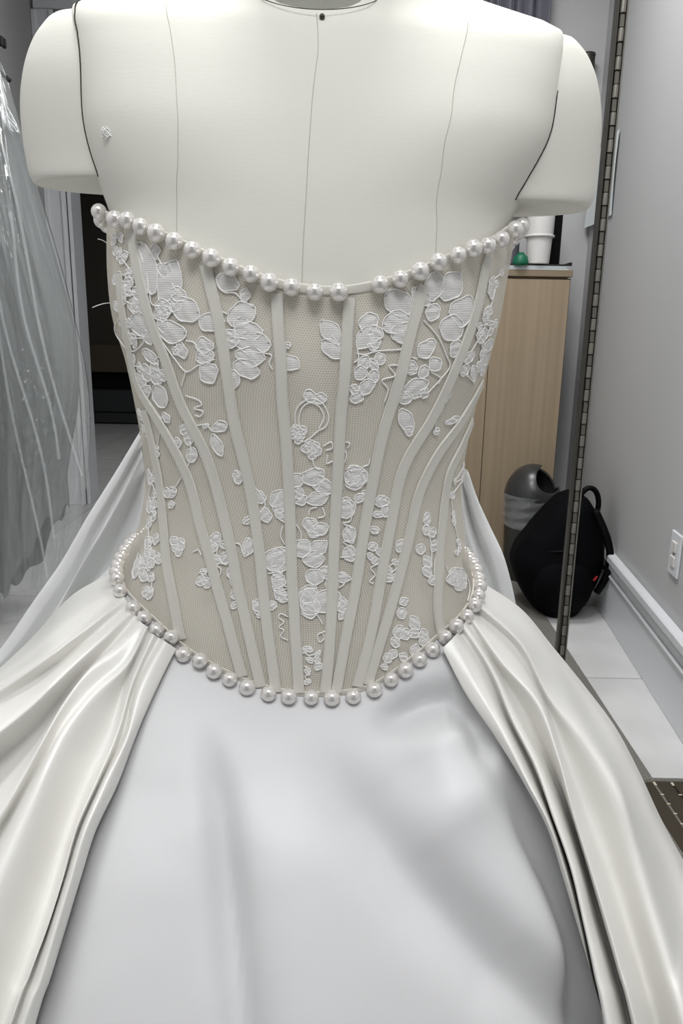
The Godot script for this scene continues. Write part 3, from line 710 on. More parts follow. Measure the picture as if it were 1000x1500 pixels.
func build_room() -> void:
	var ft := 0.12
	# floor: a bed with tiles of its own laid on it
	var fl := struct("floor", box(Vector3(7.0, 0.1, 11.0), 0.001, Vector3(-0.9, -0.056, -3.4)), M.grout)
	var tile_mesh := box(Vector3(0.595, 0.012, 0.595), 0.0012)
	for j in range(-13, 4):
		for i in range(-5, 3):
			var c := Vector3(0.70 + i * 0.6, -0.006, -1.74 + j * 0.6)
			if c.z < -4.2 and (c.x > 0.4 or c.x < -3.6) or c.z >= -4.2 and (c.x < -1.9 or c.x > 1.5):
				continue
			obj("tile", tile_mesh, M.tile, fl, c)
	struct("ceiling", box(Vector3(7.0, 0.12, 11.0), 0.001, Vector3(-0.9, 2.815, -3.4)), M.ceiling)
	struct("wall_left", slab(L0, L1, 0, 2.755, ft, -1.0), M.wall)
	struct("wall_left_near", slab(Vector2(L0.x, 1.8), L0, 0, 2.755, ft, -1.0), M.wall)
	struct("wall_right", slab(R0, R1, 0, 2.755, ft, 1.0), M.wall)
	struct("wall_right_near", slab(Vector2(R0.x, 1.8), R0, 0, 2.755, ft, 1.0), M.wall)
	struct("wall_front", slab(Vector2(-1.1, 1.8), Vector2(1.0, 1.8), 0, 2.755, ft, 1.0), M.wall_dark)
	struct("wall_back_right", slab(Vector2(0.22, -3.45), Vector2(1.2, -3.45), 0, 2.755, ft, -1.0), M.wall)
	struct("wall_alcove", slab(Vector2(0.22, -3.45), Vector2(0.22, -4.25), 0, 2.755, ft, -1.0), M.wall)
	# end wall with the doorway
	struct("wall_back_left", slab(Vector2(-1.75, -4.13), Vector2(-1.455, -4.13), 0, 2.755, ft, -1.0), M.wall)
	struct("wall_back", slab(Vector2(-0.50, -4.13), Vector2(0.30, -4.13), 0, 2.755, ft, -1.0), M.wall)
	struct("wall_back_above", slab(Vector2(-1.455, -4.13), Vector2(-0.50, -4.13), 2.49, 2.755, ft, -1.0), M.wall)
	var tr := struct("trim_door", slab(Vector2(-1.545, -4.118), Vector2(-1.449, -4.118), 0, 2.483, 0.02, 1.0, 0.004), M.trim)
	obj("jamb", slab(Vector2(-1.447, -4.12), Vector2(-1.447, -4.27), 0, 2.484, 0.02, 1.0, 0.002), M.trim, tr)
	obj("moulding", slab(Vector2(-1.555, -4.105), Vector2(-1.525, -4.105), 0, 2.478, 0.022, 1.0, 0.006), M.trim, tr)
	obj("moulding", slab(Vector2(-1.470, -4.10), Vector2(-1.452, -4.10), 0, 2.478, 0.014, 1.0, 0.005), M.trim, tr)
	obj("head", slab(Vector2(-1.545, -4.118), Vector2(-0.42, -4.118), 2.485, 2.58, 0.02, 1.0, 0.004), M.trim, tr)
	obj("casing", slab(Vector2(-0.52, -4.118), Vector2(-0.42, -4.118), 0, 2.483, 0.02, 1.0, 0.004), M.trim, tr)
	# hall beyond
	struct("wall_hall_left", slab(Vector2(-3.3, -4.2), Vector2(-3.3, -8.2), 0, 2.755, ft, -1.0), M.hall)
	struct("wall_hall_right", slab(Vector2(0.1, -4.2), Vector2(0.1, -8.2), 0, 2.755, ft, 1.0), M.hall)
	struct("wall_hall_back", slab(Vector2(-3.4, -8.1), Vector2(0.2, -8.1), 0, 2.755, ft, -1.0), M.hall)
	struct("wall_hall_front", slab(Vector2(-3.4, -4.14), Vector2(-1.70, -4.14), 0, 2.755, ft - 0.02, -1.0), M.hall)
	# tall moulded baseboard of the right wall: board, two mouldings and a cap, each with its own step
	var d := (R1 - R0).normalized()
	var inn := Vector2(d.y, -d.x) * -1.0
	if inn.x > 0:
		inn = -inn
	var bb := struct("baseboard_right", slab(R0 + inn * 0.012, R1 + inn * 0.012, 0, 0.165, 0.012, 1.0, 0.002), M.trim)
	for part in [["cap", 0.222, 0.252, 0.032], ["moulding", 0.196, 0.220, 0.024], ["moulding", 0.163, 0.176, 0.020], ["fillet", 0.174, 0.226, 0.014]]:
		obj(part[0], slab(R0 + inn * part[3], R1 + inn * part[3], part[1], part[2], part[3], 1.0, 0.005), M.trim, bb)
	var b2 := struct("baseboard_back", slab(Vector2(0.92, -3.438), Vector2(1.06, -3.438), 0, 0.20, 0.012, -1.0, 0.002), M.trim)
	obj("cap", slab(Vector2(0.92, -3.43), Vector2(1.06, -3.43), 0.20, 0.25, 0.02, -1.0, 0.004), M.trim, b2)
	# grey stone strip laid on the tiles beside the right wall
	var st := new_st()
	add_box(st, Vector3(0.533, 0.004, -2.0), Vector3(0.40, 0.008, 2.1), 0.002, Basis(Vector3.UP, -0.014))
	tag(obj("threshold_slab", done(st), M.stone), "grey speckled stone strip lying on the white floor beside the backpack", "floor slab")

# ------------------------------------------------------------------ the dress form
func build_form() -> void:
	var t := thing("dress_form", "cream linen dressmaker's form with padded shoulder caps carrying the gown", "dress form", Vector3(-0.035, 0, AXIS_Z))
	var o := t.position
	var rows := []
	for j in 121:
		var y := lerpf(0.55, 1.302, j / 120.0)
		var row := PackedVector3Array()
		for i in 145:
			var ph := lerpf(-PI, PI, i / 144.0)
			row.append(body(TORSO, ph, y, 0.032) - o)
		rows.append(row)
	obj("torso", grid(rows, true), M.linen, t)
	# neck: a slightly flared column with a flat cap
	var prof := []
	for k in 17:
		var a := k / 16.0
		prof.append([lerpf(0.0575, 0.050, smoothstep(0, 0.6, a)) + 0.004 * smoothstep(0.8, 1, a), lerpf(-0.075, 0.085, a)])
	for q in [[0.063, 0.086], [0.066, 0.089], [0.066, 0.100], [0.062, 0.104], [0.0, 0.106]]:
		prof.append(q)
	var nk := obj("neck", lathe(prof, 64), M.neck, t, Vector3(0.0075, 1.315, 0.0))
	nk.rotation = Vector3(deg_to_rad(10), 0, deg_to_rad(-1.5))
	# neck seam
	var ring := PackedVector3Array()
	for k in 49:
		var a := TAU * k / 48
		ring.append(Vector3(0.0075 + 0.0585 * sin(a), 1.2814 - 0.039 * cos(a) - 0.0012 * sin(a), 0.0565 * cos(a) + 0.0006))
	obj("neck_seam", tube(ring, 0.00038, 6), M.steel_dark, t)
	var sph := SphereMesh.new()
	sph.radius = 0.0022
	sph.height = 0.0044
	obj("pin", sph, M.steel_dark, t, body(TORSO, 0.002, 1.2377, 0.032) + Vector3(0, 0, 0.0015) - o)
	for s in SEAMS:
		var path := PackedVector3Array()
		var n: int = s.size() / 2
		var pa := []
		var ya := []
		var ks := []
		for k in n:
			ks.append(k)
			pa.append(s[2 * k])
			ya.append(s[2 * k + 1])
		for k in 61:
			var u := (n - 1) * k / 60.0
			var ph := cr(ks, pa, u) * 1e-3
			var y := cr(ks, ya, u) * 1e-4
			path.append(body(TORSO, ph, y, 0.032) - o)
		obj("seam", tube(path, 0.00034, 6), M.linen_seam, t)
	# a pulled thread knot on the left breast and small pin marks
	for k in 4:
		var c := body(TORSO, -0.885 + 0.012 * sin(k * 2.1), 1.147 + 0.0022 * cos(k * 1.7), 0.032) - o
		var path := PackedVector3Array()
		for q in 6:
			path.append(c + Vector3(0.004 * sin(q * 1.3 + k), 0.003 * cos(q * 1.9 + k * 2.0), 0.0012 + 0.0006 * sin(q * 2.0)))
		obj("thread_knot", tube(path, 0.0005, 5), M.cord, t)
	# shoulder caps
	cap(t, o, [[1.120, 1.1215, 1.124, 1.128, 1.134, 1.152, 1.173, 1.189, 1.202, 1.214, 1.225, 1.236, 1.245, 1.252, 1.256, 1.2575],
		[-0.2800, -0.2822, -0.2838, -0.2852, -0.2863, -0.2874, -0.2867, -0.2848, -0.2819, -0.2785, -0.2743, -0.2684, -0.2612, -0.2542, -0.2463, -0.240]], -1.0)
	cap(t, o, [[1.107, 1.1085, 1.111, 1.115, 1.120, 1.129, 1.154, 1.172, 1.184, 1.195, 1.204, 1.213, 1.2287, 1.2396, 1.2435, 1.245],
		[0.2170, 0.2190, 0.2208, 0.2222, 0.2230, 0.2231, 0.2222, 0.2213, 0.2195, 0.2172, 0.2148, 0.2119, 0.2033, 0.1934, 0.188, 0.1842]], 1.0)
	# stand under the skirt
	var pole := CylinderMesh.new()
	pole.top_radius = 0.018
	pole.bottom_radius = 0.018
	pole.height = 0.54
	obj("pole", pole, M.steel_dark, t, Vector3(0, 0.29, 0))
	obj("base", lathe([[0.0, 0.035], [0.04, 0.034], [0.15, 0.016], [0.16, 0.008], [0.16, 0.0]]), M.steel_dark, t)

# one padded cap: stacked rounded sections between the armhole and the outline of the shoulder
func cap(t: Node3D, o: Vector3, tab: Array, side: float) -> void:
	var ys: Array = tab[0]
	var xs: Array = tab[1]
	var rows := []
	var n := 60
	for j in n + 1:
		var y := lerpf(ys[0], ys[ys.size() - 1], j / float(n))
		var sec := cap_section(ys, xs, y, side)
		var row := PackedVector3Array()
		for i in 73:
			var a := lerpf(-PI / 2, PI / 2, i / 72.0)
			var e := 2.0 / 2.1
			row.append(Vector3(sec[0] + side * sec[1] * pow(absf(cos(a)), e), y, sec[2] + sec[3] * signf(sin(a)) * pow(absf(sin(a)), e)) - o)
		row.append(row[0])
		rows.append(row)
	var h := Heap.new()
	h.add(rows, side < 0, true)
	var c := obj("shoulder_cap", arr(h.v, h.ix), M.linen, t)
	# the sewn joint: a dark cord along the line where the cap meets the torso
	var path := PackedVector3Array()
	for j in 71:
		var y := lerpf(ys[0] + 0.0005, ys[ys.size() - 1] - 0.003, j / 70.0)
		var p: Array = cap_section(ys, xs, y, side)
		var last := Vector3.ZERO
		for k in 300:
			var q := body(TORSO, side * lerpf(0.5, 1.5708, k / 299.0), y, 0.032)
			var u: float = absf(q.x - p[0]) / p[1]
			if side * (q.x - float(p[0])) < 0 or u >= 1.0:
				continue
			var zc: float = p[2] + p[3] * pow(1.0 - pow(u, 2.1), 1.0 / 2.1)
			if q.z < zc + 0.0002:
				last = q
				break
		if last == Vector3.ZERO:
			last = body(TORSO, side * 1.42, y, 0.032)
		path.append(last + Vector3(0, 0, 0.0003) - o)
	obj("armhole_cord", tube(path, 0.0007, 6), M.gap, c)

# where the cap's section stands at a height: inner x, reach, middle z, half depth
func cap_section(ys: Array, xs: Array, y: float, side: float) -> Array:
	var xo := cr(ys, xs, y)
	var top: float = ys[ys.size() - 1]
	var fall := clampf((top - y) / 0.14, 0.0, 1.0)
	var hd := 0.050 * pow(fall, 0.42) * (1.0 - 0.05 * smoothstep(0.6, 1.0, fall)) + 0.004
	var low := clampf((y - ys[0]) / 0.006, 0.0, 1.0)
	hd *= 0.95 + 0.05 * sqrt(low)
	var xi: float
	if side < 0:
		xi = cr([1.08, 1.103, 1.127, 1.157, 1.182, 1.216, 1.26], [-0.196, -0.2030, -0.2071, -0.2100, -0.2136, -0.2176, -0.2200], y)
	else:
		xi = cr([1.08, 1.101, 1.1145, 1.1405, 1.1634, 1.193, 1.25], [0.142, 0.1485, 0.1540, 0.1592, 0.1630, 0.1660, 0.1665], y)
	var cx := xi - side * 0.030
	return [cx, absf(xo - cx), AXIS_Z + 0.006 - 0.012 * smoothstep(0.3, 1.0, fall), hd]

# ------------------------------------------------------------------ the gown
func build_gown() -> void:
	var g := thing("wedding_dress", "strapless ivory wedding dress with boned lace corset, pearl edges and satin skirt", "wedding dress", Vector3(-0.035, 0, AXIS_Z))
	var o := g.position
	# sheer corset shell
	var rows := []
	var uv_u := 330.0
	var nphi := 160
	for j in 111:
		var row := PackedVector3Array()
		for i in nphi + 1:
			var ph := lerpf(-PI, PI, i / float(nphi))
			var y := lerpf(seam_y(ph) - 0.004, neck_y(ph), j / 110.0)
			row.append(bod(ph, y) - o)
		rows.append(row)
	var shell := grid(rows, true, 1.0)
	var a := shell.surface_get_arrays(0)
	var uv: PackedVector2Array = a[Mesh.ARRAY_TEX_UV]
	for k in uv.size():
		uv[k] = Vector2(uv[k].x / 0.0132, uv[k].y / 0.01144)
	a[Mesh.ARRAY_TEX_UV] = uv
	var sm := ArrayMesh.new()
	sm.add_surface_from_arrays(Mesh.PRIMITIVE_TRIANGLES, a)
	obj("corset", sm, M.tulle, g)
	# bindings along both edges
	var top := PackedVector3Array()
	var low := PackedVector3Array()
	for i in 181:
		var ph := lerpf(-PI, PI, i / 180.0)
		top.append(bod(ph, neck_y(ph), 0.0005) - o)
		low.append(bod(ph, seam_y(ph) + 0.002, 0.0005) - o)
	obj("neckline_binding", band(top, 0.0075, 0.0022), M.tape, g)
	obj("waist_binding", band(low, 0.006, 0.002), M.tape, g)
	# boning tapes
	for tdat in TAPES:
		tape(g, o, tdat)
	# lace
	for k in PETALS.size():
		lace(g, o, PETALS[k], CORDS[k])
	for patch in LACE_PATCHES:
		lace_patch(g, o, patch)
	# pearls
	var pm := SphereMesh.new()
	pm.radius = 0.0071
	pm.height = 0.0142
	pm.radial_segments = 36
	pm.rings = 18
	var spots := []
	for k in range(0, WAIST_PEARLS.size(), 2):
		spots.append([WAIST_PEARLS[k] * 1e-3, WAIST_PEARLS[k + 1] * 1e-4, [1.0, 0.94, 1.03, 0.97][k / 2 % 4]])
	for k in range(0, NECK_PEARLS.size(), 2):
		spots.append([NECK_PEARLS[k] * 1e-3, NECK_PEARLS[k + 1] * 1e-4, [0.95, 1.03, 0.98][k / 2 % 3]])
	for k in 13:
		var ph := -1.32 - k * 0.085
		spots.append([ph, seam_y(ph) + 0.003, 1.0])
		ph = 1.56 + k * 0.085
		spots.append([ph, seam_y(ph) + 0.003, 1.0])
	for k in 14:
		var ph := -1.50 - k * 0.1
		spots.append([ph, neck_y(ph) - 0.002, 1.0])
		ph = 1.56 + k * 0.1
		spots.append([ph, neck_y(ph) - 0.002, 1.0])
	for s in spots:
		var p := obj("pearl", pm, M.pearl, g, bod(s[0], s[1], 0.0062) - o)
		p.scale = Vector3.ONE * s[2]
	# loose threads at the left side
	for q in [[Vector3(-0.210, 1.018, -0.715), Vector3(-0.231, 1.014, -0.705)], [Vector3(-0.213, 1.066, -0.715), Vector3(-0.224, 1.074, -0.71)]]:
		var path := PackedVector3Array()
		for k in 9:
			path.append(q[0].lerp(q[1], k / 8.0) + Vector3(0, 0.002 * sin(k * 0.4), 0) - o)
		obj("loose_thread", tube(path, 0.0004, 5), M.cord, g)
	# skirt
	obj("skirt", skirt_mesh(o), M.satin, g)
	obj("overskirt", loft(LEFT_FOLDS, o, 10, 130, false), M.duchess, g)
	obj("overskirt", loft(RIGHT_FOLDS, o, 10, 130, false), M.duchess, g)
	obj("train", loft(TRAIN, o, 8, 110, false), M.train, g)

# a flat ribbon that stands edge-up along a path round the body
func band(path: PackedVector3Array, high: float, thick: float) -> ArrayMesh:
	var rows := []
	for i in path.size():
		var d := (path[mini(i + 1, path.size() - 1)] - path[maxi(i - 1, 0)]).normalized()
		var out := Vector3(path[i].x, 0, path[i].z).normalized()
		var up := out.cross(d).normalized()
		if up.y < 0:
			up = -up
		var row := PackedVector3Array()
		for k in 13:
			var a := TAU * k / 12
			row.append(path[i] + up * (high / 2 * signf(sin(a)) * pow(absf(sin(a)), 0.6)) + out * (thick / 2 * signf(cos(a)) * pow(absf(cos(a)), 0.6)))
		rows.append(row)
	return grid(rows)

func tape(g: Node3D, o: Vector3, dat: Array) -> void:
	var n := dat.size() / 2
	var ks := []
	var pa := []
	var ya := []
	for k in n:
		ks.append(k)
		pa.append(dat[2 * k])
		ya.append(dat[2 * k + 1])
	var c := PackedVector3Array()
	var nn := PackedVector3Array()
	for k in 81:
		var u := (n - 1) * k / 80.0
		var ph := cr(ks, pa, u) * 1e-3
		var y := cr(ks, ya, u) * 1e-4
		nn.append(bod_normal(ph, y))
		c.append(bod(ph, y) + nn[k] * 0.0012 - o)
	var rows := []
	var st := Heap.new()
	for k in 81:
		var d := (c[mini(k + 1, 80)] - c[maxi(k - 1, 0)]).normalized()
		var s := d.cross(nn[k]).normalized()
		var row := PackedVector3Array()
		for q in [[-1.0, -0.6], [-1.0, 0.5], [-0.9, 0.9], [-0.45, 1.0], [0.0, 0.82], [0.45, 1.0], [0.9, 0.9], [1.0, 0.5], [1.0, -0.6]]:
			row.append(c[k] + s * q[0] * 0.0049 + nn[k] * q[1] * 0.0013)
		rows.append(row)
		if k % 1 == 0 and k < 80:
			for e in [-1.0, 1.0]:
				for half in 2:
					var p: Vector3 = c[k].lerp(c[k + 1], 0.1 + 0.5 * half) + s * e * 0.0043 + nn[k] * 0.0013
					st.add(tube_rows(PackedVector3Array([p, p + d * 0.0011]), 0.0003, 4), false, true)
	var b := obj("boning_tape", grid(rows), M.tape, g)
	obj("stitching", arr(st.v, st.ix), M.stitch, b).set_meta("kind", "stuff")

# a lace motif: corded outlines, with every filled petal a piece of its own
func lace(g: Node3D, o: Vector3, pet: Array, cords: Array) -> void:
	var h := Heap.new()
	var fills := []
	for k in range(0, pet.size(), 5):
		var p0 := Vector2(pet[k] * 1e-3, pet[k + 1] * 1e-4)
		var p1 := Vector2(pet[k + 2] * 1e-3, pet[k + 3] * 1e-4)
		var w: float = pet[k + 4] * 1e-4
		var mid := (p0 + p1) / 2
		var per := (bod(mid.x + 0.01, mid.y) - bod(mid.x - 0.01, mid.y)).length() / 0.02   # metres a radian
		per = maxf(per, 0.03)
		var d := Vector2((p1.x - p0.x) * per, p1.y - p0.y)
		var ln := d.length()
		d /= ln
		var s := Vector2(-d.y, d.x)
		var rows := []
		var rim := PackedVector3Array()
		var rim2 := PackedVector3Array()
		var wob := rng.randf() * TAU
		for i in 11:
			var u := i / 10.0
			var half := w / 2 * pow(maxf(sin(PI * pow(lerpf(0.06, 0.985, u), 1.25)), 0.0), 0.58) * (1.0 + 0.10 * sin(u * 9.0 + wob))
			var row := PackedVector3Array()
			for j in 7:
				var v := lerpf(-1, 1, j / 6.0)
				var uu := u * ln + 0.06 * ln * sin(v * 4.0 + wob) * u
				var q := d * uu + s * v * half
				var off := 0.0007 + 0.0010 * (1 - v * v) * sin(PI * u) + 0.0003 * sin(u * 14.0 + v * 3.0)
				row.append(bod(p0.x + q.x / per, p0.y + q.y, off) - o)
			rows.append(row)
			var n := bod_normal(mid.x, mid.y) * 0.0004
			rim.append(row[0] + n)
			rim2.append(row[6] + n)
		fills.append(grid(rows, false))
		rim2.reverse()
		rim.append_array(rim2)
		h.add(tube_rows(rim, 0.00058, 6, true))
	var k := 0
	while k < cords.size():
		var n: int = cords[k]
		var pa := []
		var ya := []
		var ks := []
		for i in n:
			ks.append(i)
			pa.append(cords[k + 1 + 2 * i])
			ya.append(cords[k + 2 + 2 * i])
		k += 1 + 2 * n
		var path := PackedVector3Array()
		for i in n * 6 + 1:
			var u := (n - 1) * i / float(n * 6)
			path.append(bod(cr(ks, pa, u) * 1e-3, cr(ks, ya, u) * 1e-4, 0.0011) - o)
		h.add(tube_rows(path, 0.00062, 6), false, true)
	if h.v.is_empty():
		return
	var f := obj("lace_flower", arr(h.v, h.ix), M.cord, g)
	for m in fills:
		obj("petal", m, M.lace, f)

# a dense patch of lace: petals strewn within an outline, tied by a wandering cord
func lace_patch(g: Node3D, o: Vector3, dat: Array) -> void:
	var poly := PackedVector2Array()
	var lo := Vector2(1e9, 1e9)
	var hi := -lo
	for k in range(3, dat.size(), 2):
		var q := Vector2(dat[k], dat[k + 1])
		poly.append(q)
		lo = lo.min(q)
		hi = hi.max(q)
	var spots := PackedVector2Array()
	var pet := []
	var tries := 0
	while spots.size() < int(dat[0]) and tries < 3000:
		tries += 1
		var q := Vector2(rng.randf_range(lo.x, hi.x), rng.randf_range(lo.y, hi.y))
		if not Geometry2D.is_point_in_polygon(q, poly):
			continue
		var near := false
		for p in spots:
			near = near or bod(p.x * 1e-3, p.y * 1e-4).distance_to(bod(q.x * 1e-3, q.y * 1e-4)) < float(dat[1]) * 0.6e-4
		if near:
			continue
		spots.append(q)
		var ln := rng.randf_range(dat[1], dat[2])
		var a := rng.randf() * TAU
		var per := maxf((bod(q.x * 1e-3 + 0.01, q.y * 1e-4) - bod(q.x * 1e-3 - 0.01, q.y * 1e-4)).length() / 0.02, 0.05)
		var dx := cos(a) * ln * 0.5e-4 / per * 1000.0
		var dy := sin(a) * ln * 0.5
		pet.append_array([q.x - dx, q.y - dy, q.x + dx, q.y + dy, ln * 0.72])
	var order := Array(spots)
	order.sort_custom(func(p, q): return p.y > q.y)
	var cord := [order.size()]
	for p in order:
		cord.append_array([p.x, p.y])
	lace(g, o, pet, cord)

# the plain front panel of the skirt with its soft creases
func skirt_mesh(o: Vector3) -> ArrayMesh:
	var lines := []
	for c in CREASES:
		var pts := PackedVector3Array()
		for k in range(2, c.size(), 2):
			pts.append(skirt_point(c[k] * 1e-3, c[k + 1] * 1e-3))
		lines.append([c[0] * 1e-3, c[1] * 1e-3, pts])
	var f := FastNoiseLite.new()
	f.seed = 3
	f.frequency = 5.0
	var rows := []
	for j in 171:
		var t := j / 170.0
		var row := PackedVector3Array()
		for i in 361:
			var th := deg_to_rad(lerpf(-180, 180, i / 360.0))
			var room := seam_y(th) - 0.012
			var d := room * pow(t, 1.25)
			var p := skirt_point(th, d)
			var nr := (skirt_point(th + 0.02, d) - skirt_point(th - 0.02, d)).cross(skirt_point(th, d) - skirt_point(th, d + 0.01)).normalized()
			var push := 0.0
			for l in lines:
				var pts: PackedVector3Array = l[2]
				var best := 1e9
				var where := 0.0
				for q in pts.size() - 1:
					var cp := Geometry3D.get_closest_point_to_segment(p, pts[q], pts[q + 1])
					var ds := cp.distance_squared_to(p)
					if ds < best:
						best = ds
						where = q + pts[q].distance_to(cp) / maxf(pts[q].distance_to(pts[q + 1]), 1e-5)
				push -= l[1] * exp(-best / (l[0] * l[0])) * smoothstep(-0.1, 1.6, where)
			push += 0.0012 * f.get_noise_3dv(p)
			row.append(p + nr * push * smoothstep(0.0, 0.02, d) - o)
		rows.append(row)
	return grid(rows)

# cloth stretched over a fan of fold lines
func loft(lines: Array, o: Vector3, across: int, along: int, flip: bool) -> ArrayMesh:
	var cs := []
	for l in lines:
		var p := PackedVector3Array()
		for k in range(0, l.size(), 3):
			p.append(Vector3(l[k], l[k + 1], l[k + 2]) * 1e-3 - o)
		cs.append(p)
	var f := FastNoiseLite.new()
	f.seed = 9
	f.frequency = 9.0
	var rows := []
	for j in along + 1:
		var keys := PackedVector3Array()
		for c in cs:
			keys.append(cr3(c, (c.size() - 1) * j / float(along)))
		var row := PackedVector3Array()
		for i in (cs.size() - 1) * across + 1:
			var p := cr3(keys, i / float(across))
			row.append(p + Vector3(0, 0, 0.0015) * f.get_noise_3dv(p))
		rows.append(row)
	return grid(rows, flip)

# ------------------------------------------------------------------ left side
func build_left_side() -> void:
	# inner garment
	var f := FastNoiseLite.new()
	f.seed = 31
	f.frequency = 3.2
	var ys := [0.10, 0.2, 0.44, 0.6, 0.825, 1.10, 1.35, 1.5, 1.67, 1.75]
	var right := [-0.955, -0.900, -0.850, -0.822, -0.815, -0.860, -0.915, -0.945, -0.985, -1.01]
	var rows := []
	for j in 91:
		var xr := cr(ys, right, maxf(lerpf(0.15, 1.60, j / 90.0), 0.3)) - 0.03
		var xl := -1.19
		var row := PackedVector3Array()
		for i in 181:
			var a := TAU * i / 180
			var y := lerpf(lerpf(0.12, 0.40, smoothstep(-0.6, 1.0, cos(a))) + 0.02 * sin(a * 9.0), 1.60, j / 90.0)
			var pleat := 1.0 + 0.10 * sin(a * 11.0 + 1.5 * sin(y * 2.0)) + 0.05 * sin(a * 23.0 + y * 3.0)
			row.append(Vector3((xl + xr) / 2 + (xr - xl) / 2 * cos(a) * (0.9 + 0.1 * pleat), y, -2.40 + 0.10 * sin(a) * pleat))
		rows.append(row)
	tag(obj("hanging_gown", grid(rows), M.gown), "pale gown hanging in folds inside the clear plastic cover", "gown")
	# plastic cover
	var t := thing("garment_cover", "clear crinkled plastic garment cover hanging along the left wall", "garment bag")
	rows = []
	for j in 221:
		var y := lerpf(0.07, 1.74, j / 220.0)
		var xr := cr(ys, right, y)
		var xl := -1.20
		var w := (xr - xl) / 2
		var row := PackedVector3Array()
		for i in 301:
			var a := TAU * i / 300
			var p := Vector3(cos(a) * 0.3, y, sin(a) * 0.3)
			var r := 1.0 + 0.05 * sin(a * 9.0 + 2.0 * sin(y * 1.7)) + 0.05 * (1.0 - absf(f.get_noise_3d(p.x * 3.0, p.y * 0.5, p.z * 3.0)) * 4.0) + 0.012 * f.get_noise_3dv(p * 9.0)
			r += 0.020 * (1.0 - absf(f.get_noise_3d(p.x * 6.0 + 9.0, p.y * 3.0, p.z * 6.0)) * 3.0) * smoothstep(1.0, 0.4, y)
			r += (0.08 * f.get_noise_3d(p.x * 14.0, p.y * 14.0, p.z * 14.0) + 0.05 * f.get_noise_3d(p.x * 30.0, p.y * 30.0, p.z * 30.0)) * smoothstep(0.35, 0.6, y) * smoothstep(1.05, 0.8, y)
			row.append(Vector3((xl + xr) / 2 + w * cos(a) * (0.96 + 0.04 * r), y, -2.38 + lerpf(0.15, 0.06, smoothstep(1.2, 1.74, y)) * sin(a) * r))
		rows.append(row)
	obj("film", grid(rows), M.film, t)
	# gathered neck of the cover and hanger
	var h := Heap.new()
	for k in 5:
		var path := PackedVector3Array()
		for q in 12:
			var u := q / 11.0
			path.append(Vector3(-1.055 + 0.05 * u + 0.012 * sin(k * 1.3 + u * 5.0) + 0.05 * u * u, 1.79 - 0.26 * u, -2.33 + 0.02 * cos(k * 1.9 + u * 4.0)))
		h.add(tube_rows(path, 0.006 - 0.0006 * k, 7), false, true)
	obj("gathered_neck", arr(h.v, h.ix), M.film, t)
	for k in 4:
		var path := PackedVector3Array()
		for q in 40:
			var u := q / 39.0
			var y := lerpf([1.62, 1.5, 1.3, 1.2][k], [0.55, 0.2, 0.6, 0.35][k], u)
			var x := lerpf([-0.985, -1.04, -0.95, -1.0][k], [-0.80, -0.93, -0.86, -0.88][k], u)
			path.append(Vector3(x + 0.012 * sin(u * 7.0 + k), y, -2.225 + 0.004 * k))
		obj("creased_fold", tube(path, 0.0045, 6), M.film, t)
	var hg := thing("clothes_hanger", "dark metal hanger hook above the plastic garment cover", "hanger", Vector3(-1.095, 1.79, -2.60))
	var hook := PackedVector3Array()
	for q in 20:
		var a := lerpf(-0.4, PI + 0.6, q / 19.0)
		hook.append(Vector3(0.022 * cos(a), 0.05 + 0.022 * sin(a), 0))
	hook.append(Vector3(0.0, 0.0, 0))
	hook.append(Vector3(0.0, -0.05, 0.08))
	obj("hook", tube(hook, 0.004, 8), M.dark, hg)
	var arms := PackedVector3Array()
	for q in 13:
		var u := q / 12.0 * 2.0 - 1.0
		arms.append(Vector3(0.11 * u, -0.06 - 0.05 * u * u, 0.20))
	obj("arms", tube(arms, 0.006, 8), M.dark, hg)
	var rail := thing("clothes_rail", "dark wall rail that the plastic garment cover hangs from", "rail", Vector3(-1.15, 1.845, -2.60))
	obj("bar", tube(PackedVector3Array([Vector3(-0.09, 0, 0), Vector3(0.0, 0, 0), Vector3(0.07, 0, 0)]), 0.011, 10), M.dark, rail)
	obj("end_cap", box(Vector3(0.012, 0.03, 0.03), 0.004), M.dark, rail, Vector3(0.07, 0, 0))
	# dark storage bench at the end of the hall
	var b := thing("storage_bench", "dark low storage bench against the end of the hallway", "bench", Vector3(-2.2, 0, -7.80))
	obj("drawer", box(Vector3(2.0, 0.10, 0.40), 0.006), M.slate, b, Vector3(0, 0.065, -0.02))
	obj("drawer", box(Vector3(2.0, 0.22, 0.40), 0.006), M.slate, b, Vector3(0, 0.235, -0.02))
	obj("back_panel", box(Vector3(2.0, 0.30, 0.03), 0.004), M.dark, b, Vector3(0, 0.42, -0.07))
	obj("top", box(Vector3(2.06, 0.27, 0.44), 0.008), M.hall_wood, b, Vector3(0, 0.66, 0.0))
	obj("plinth", box(Vector3(1.96, 0.02, 0.36), 0.003), M.dark, b, Vector3(0, 0.01, -0.03))

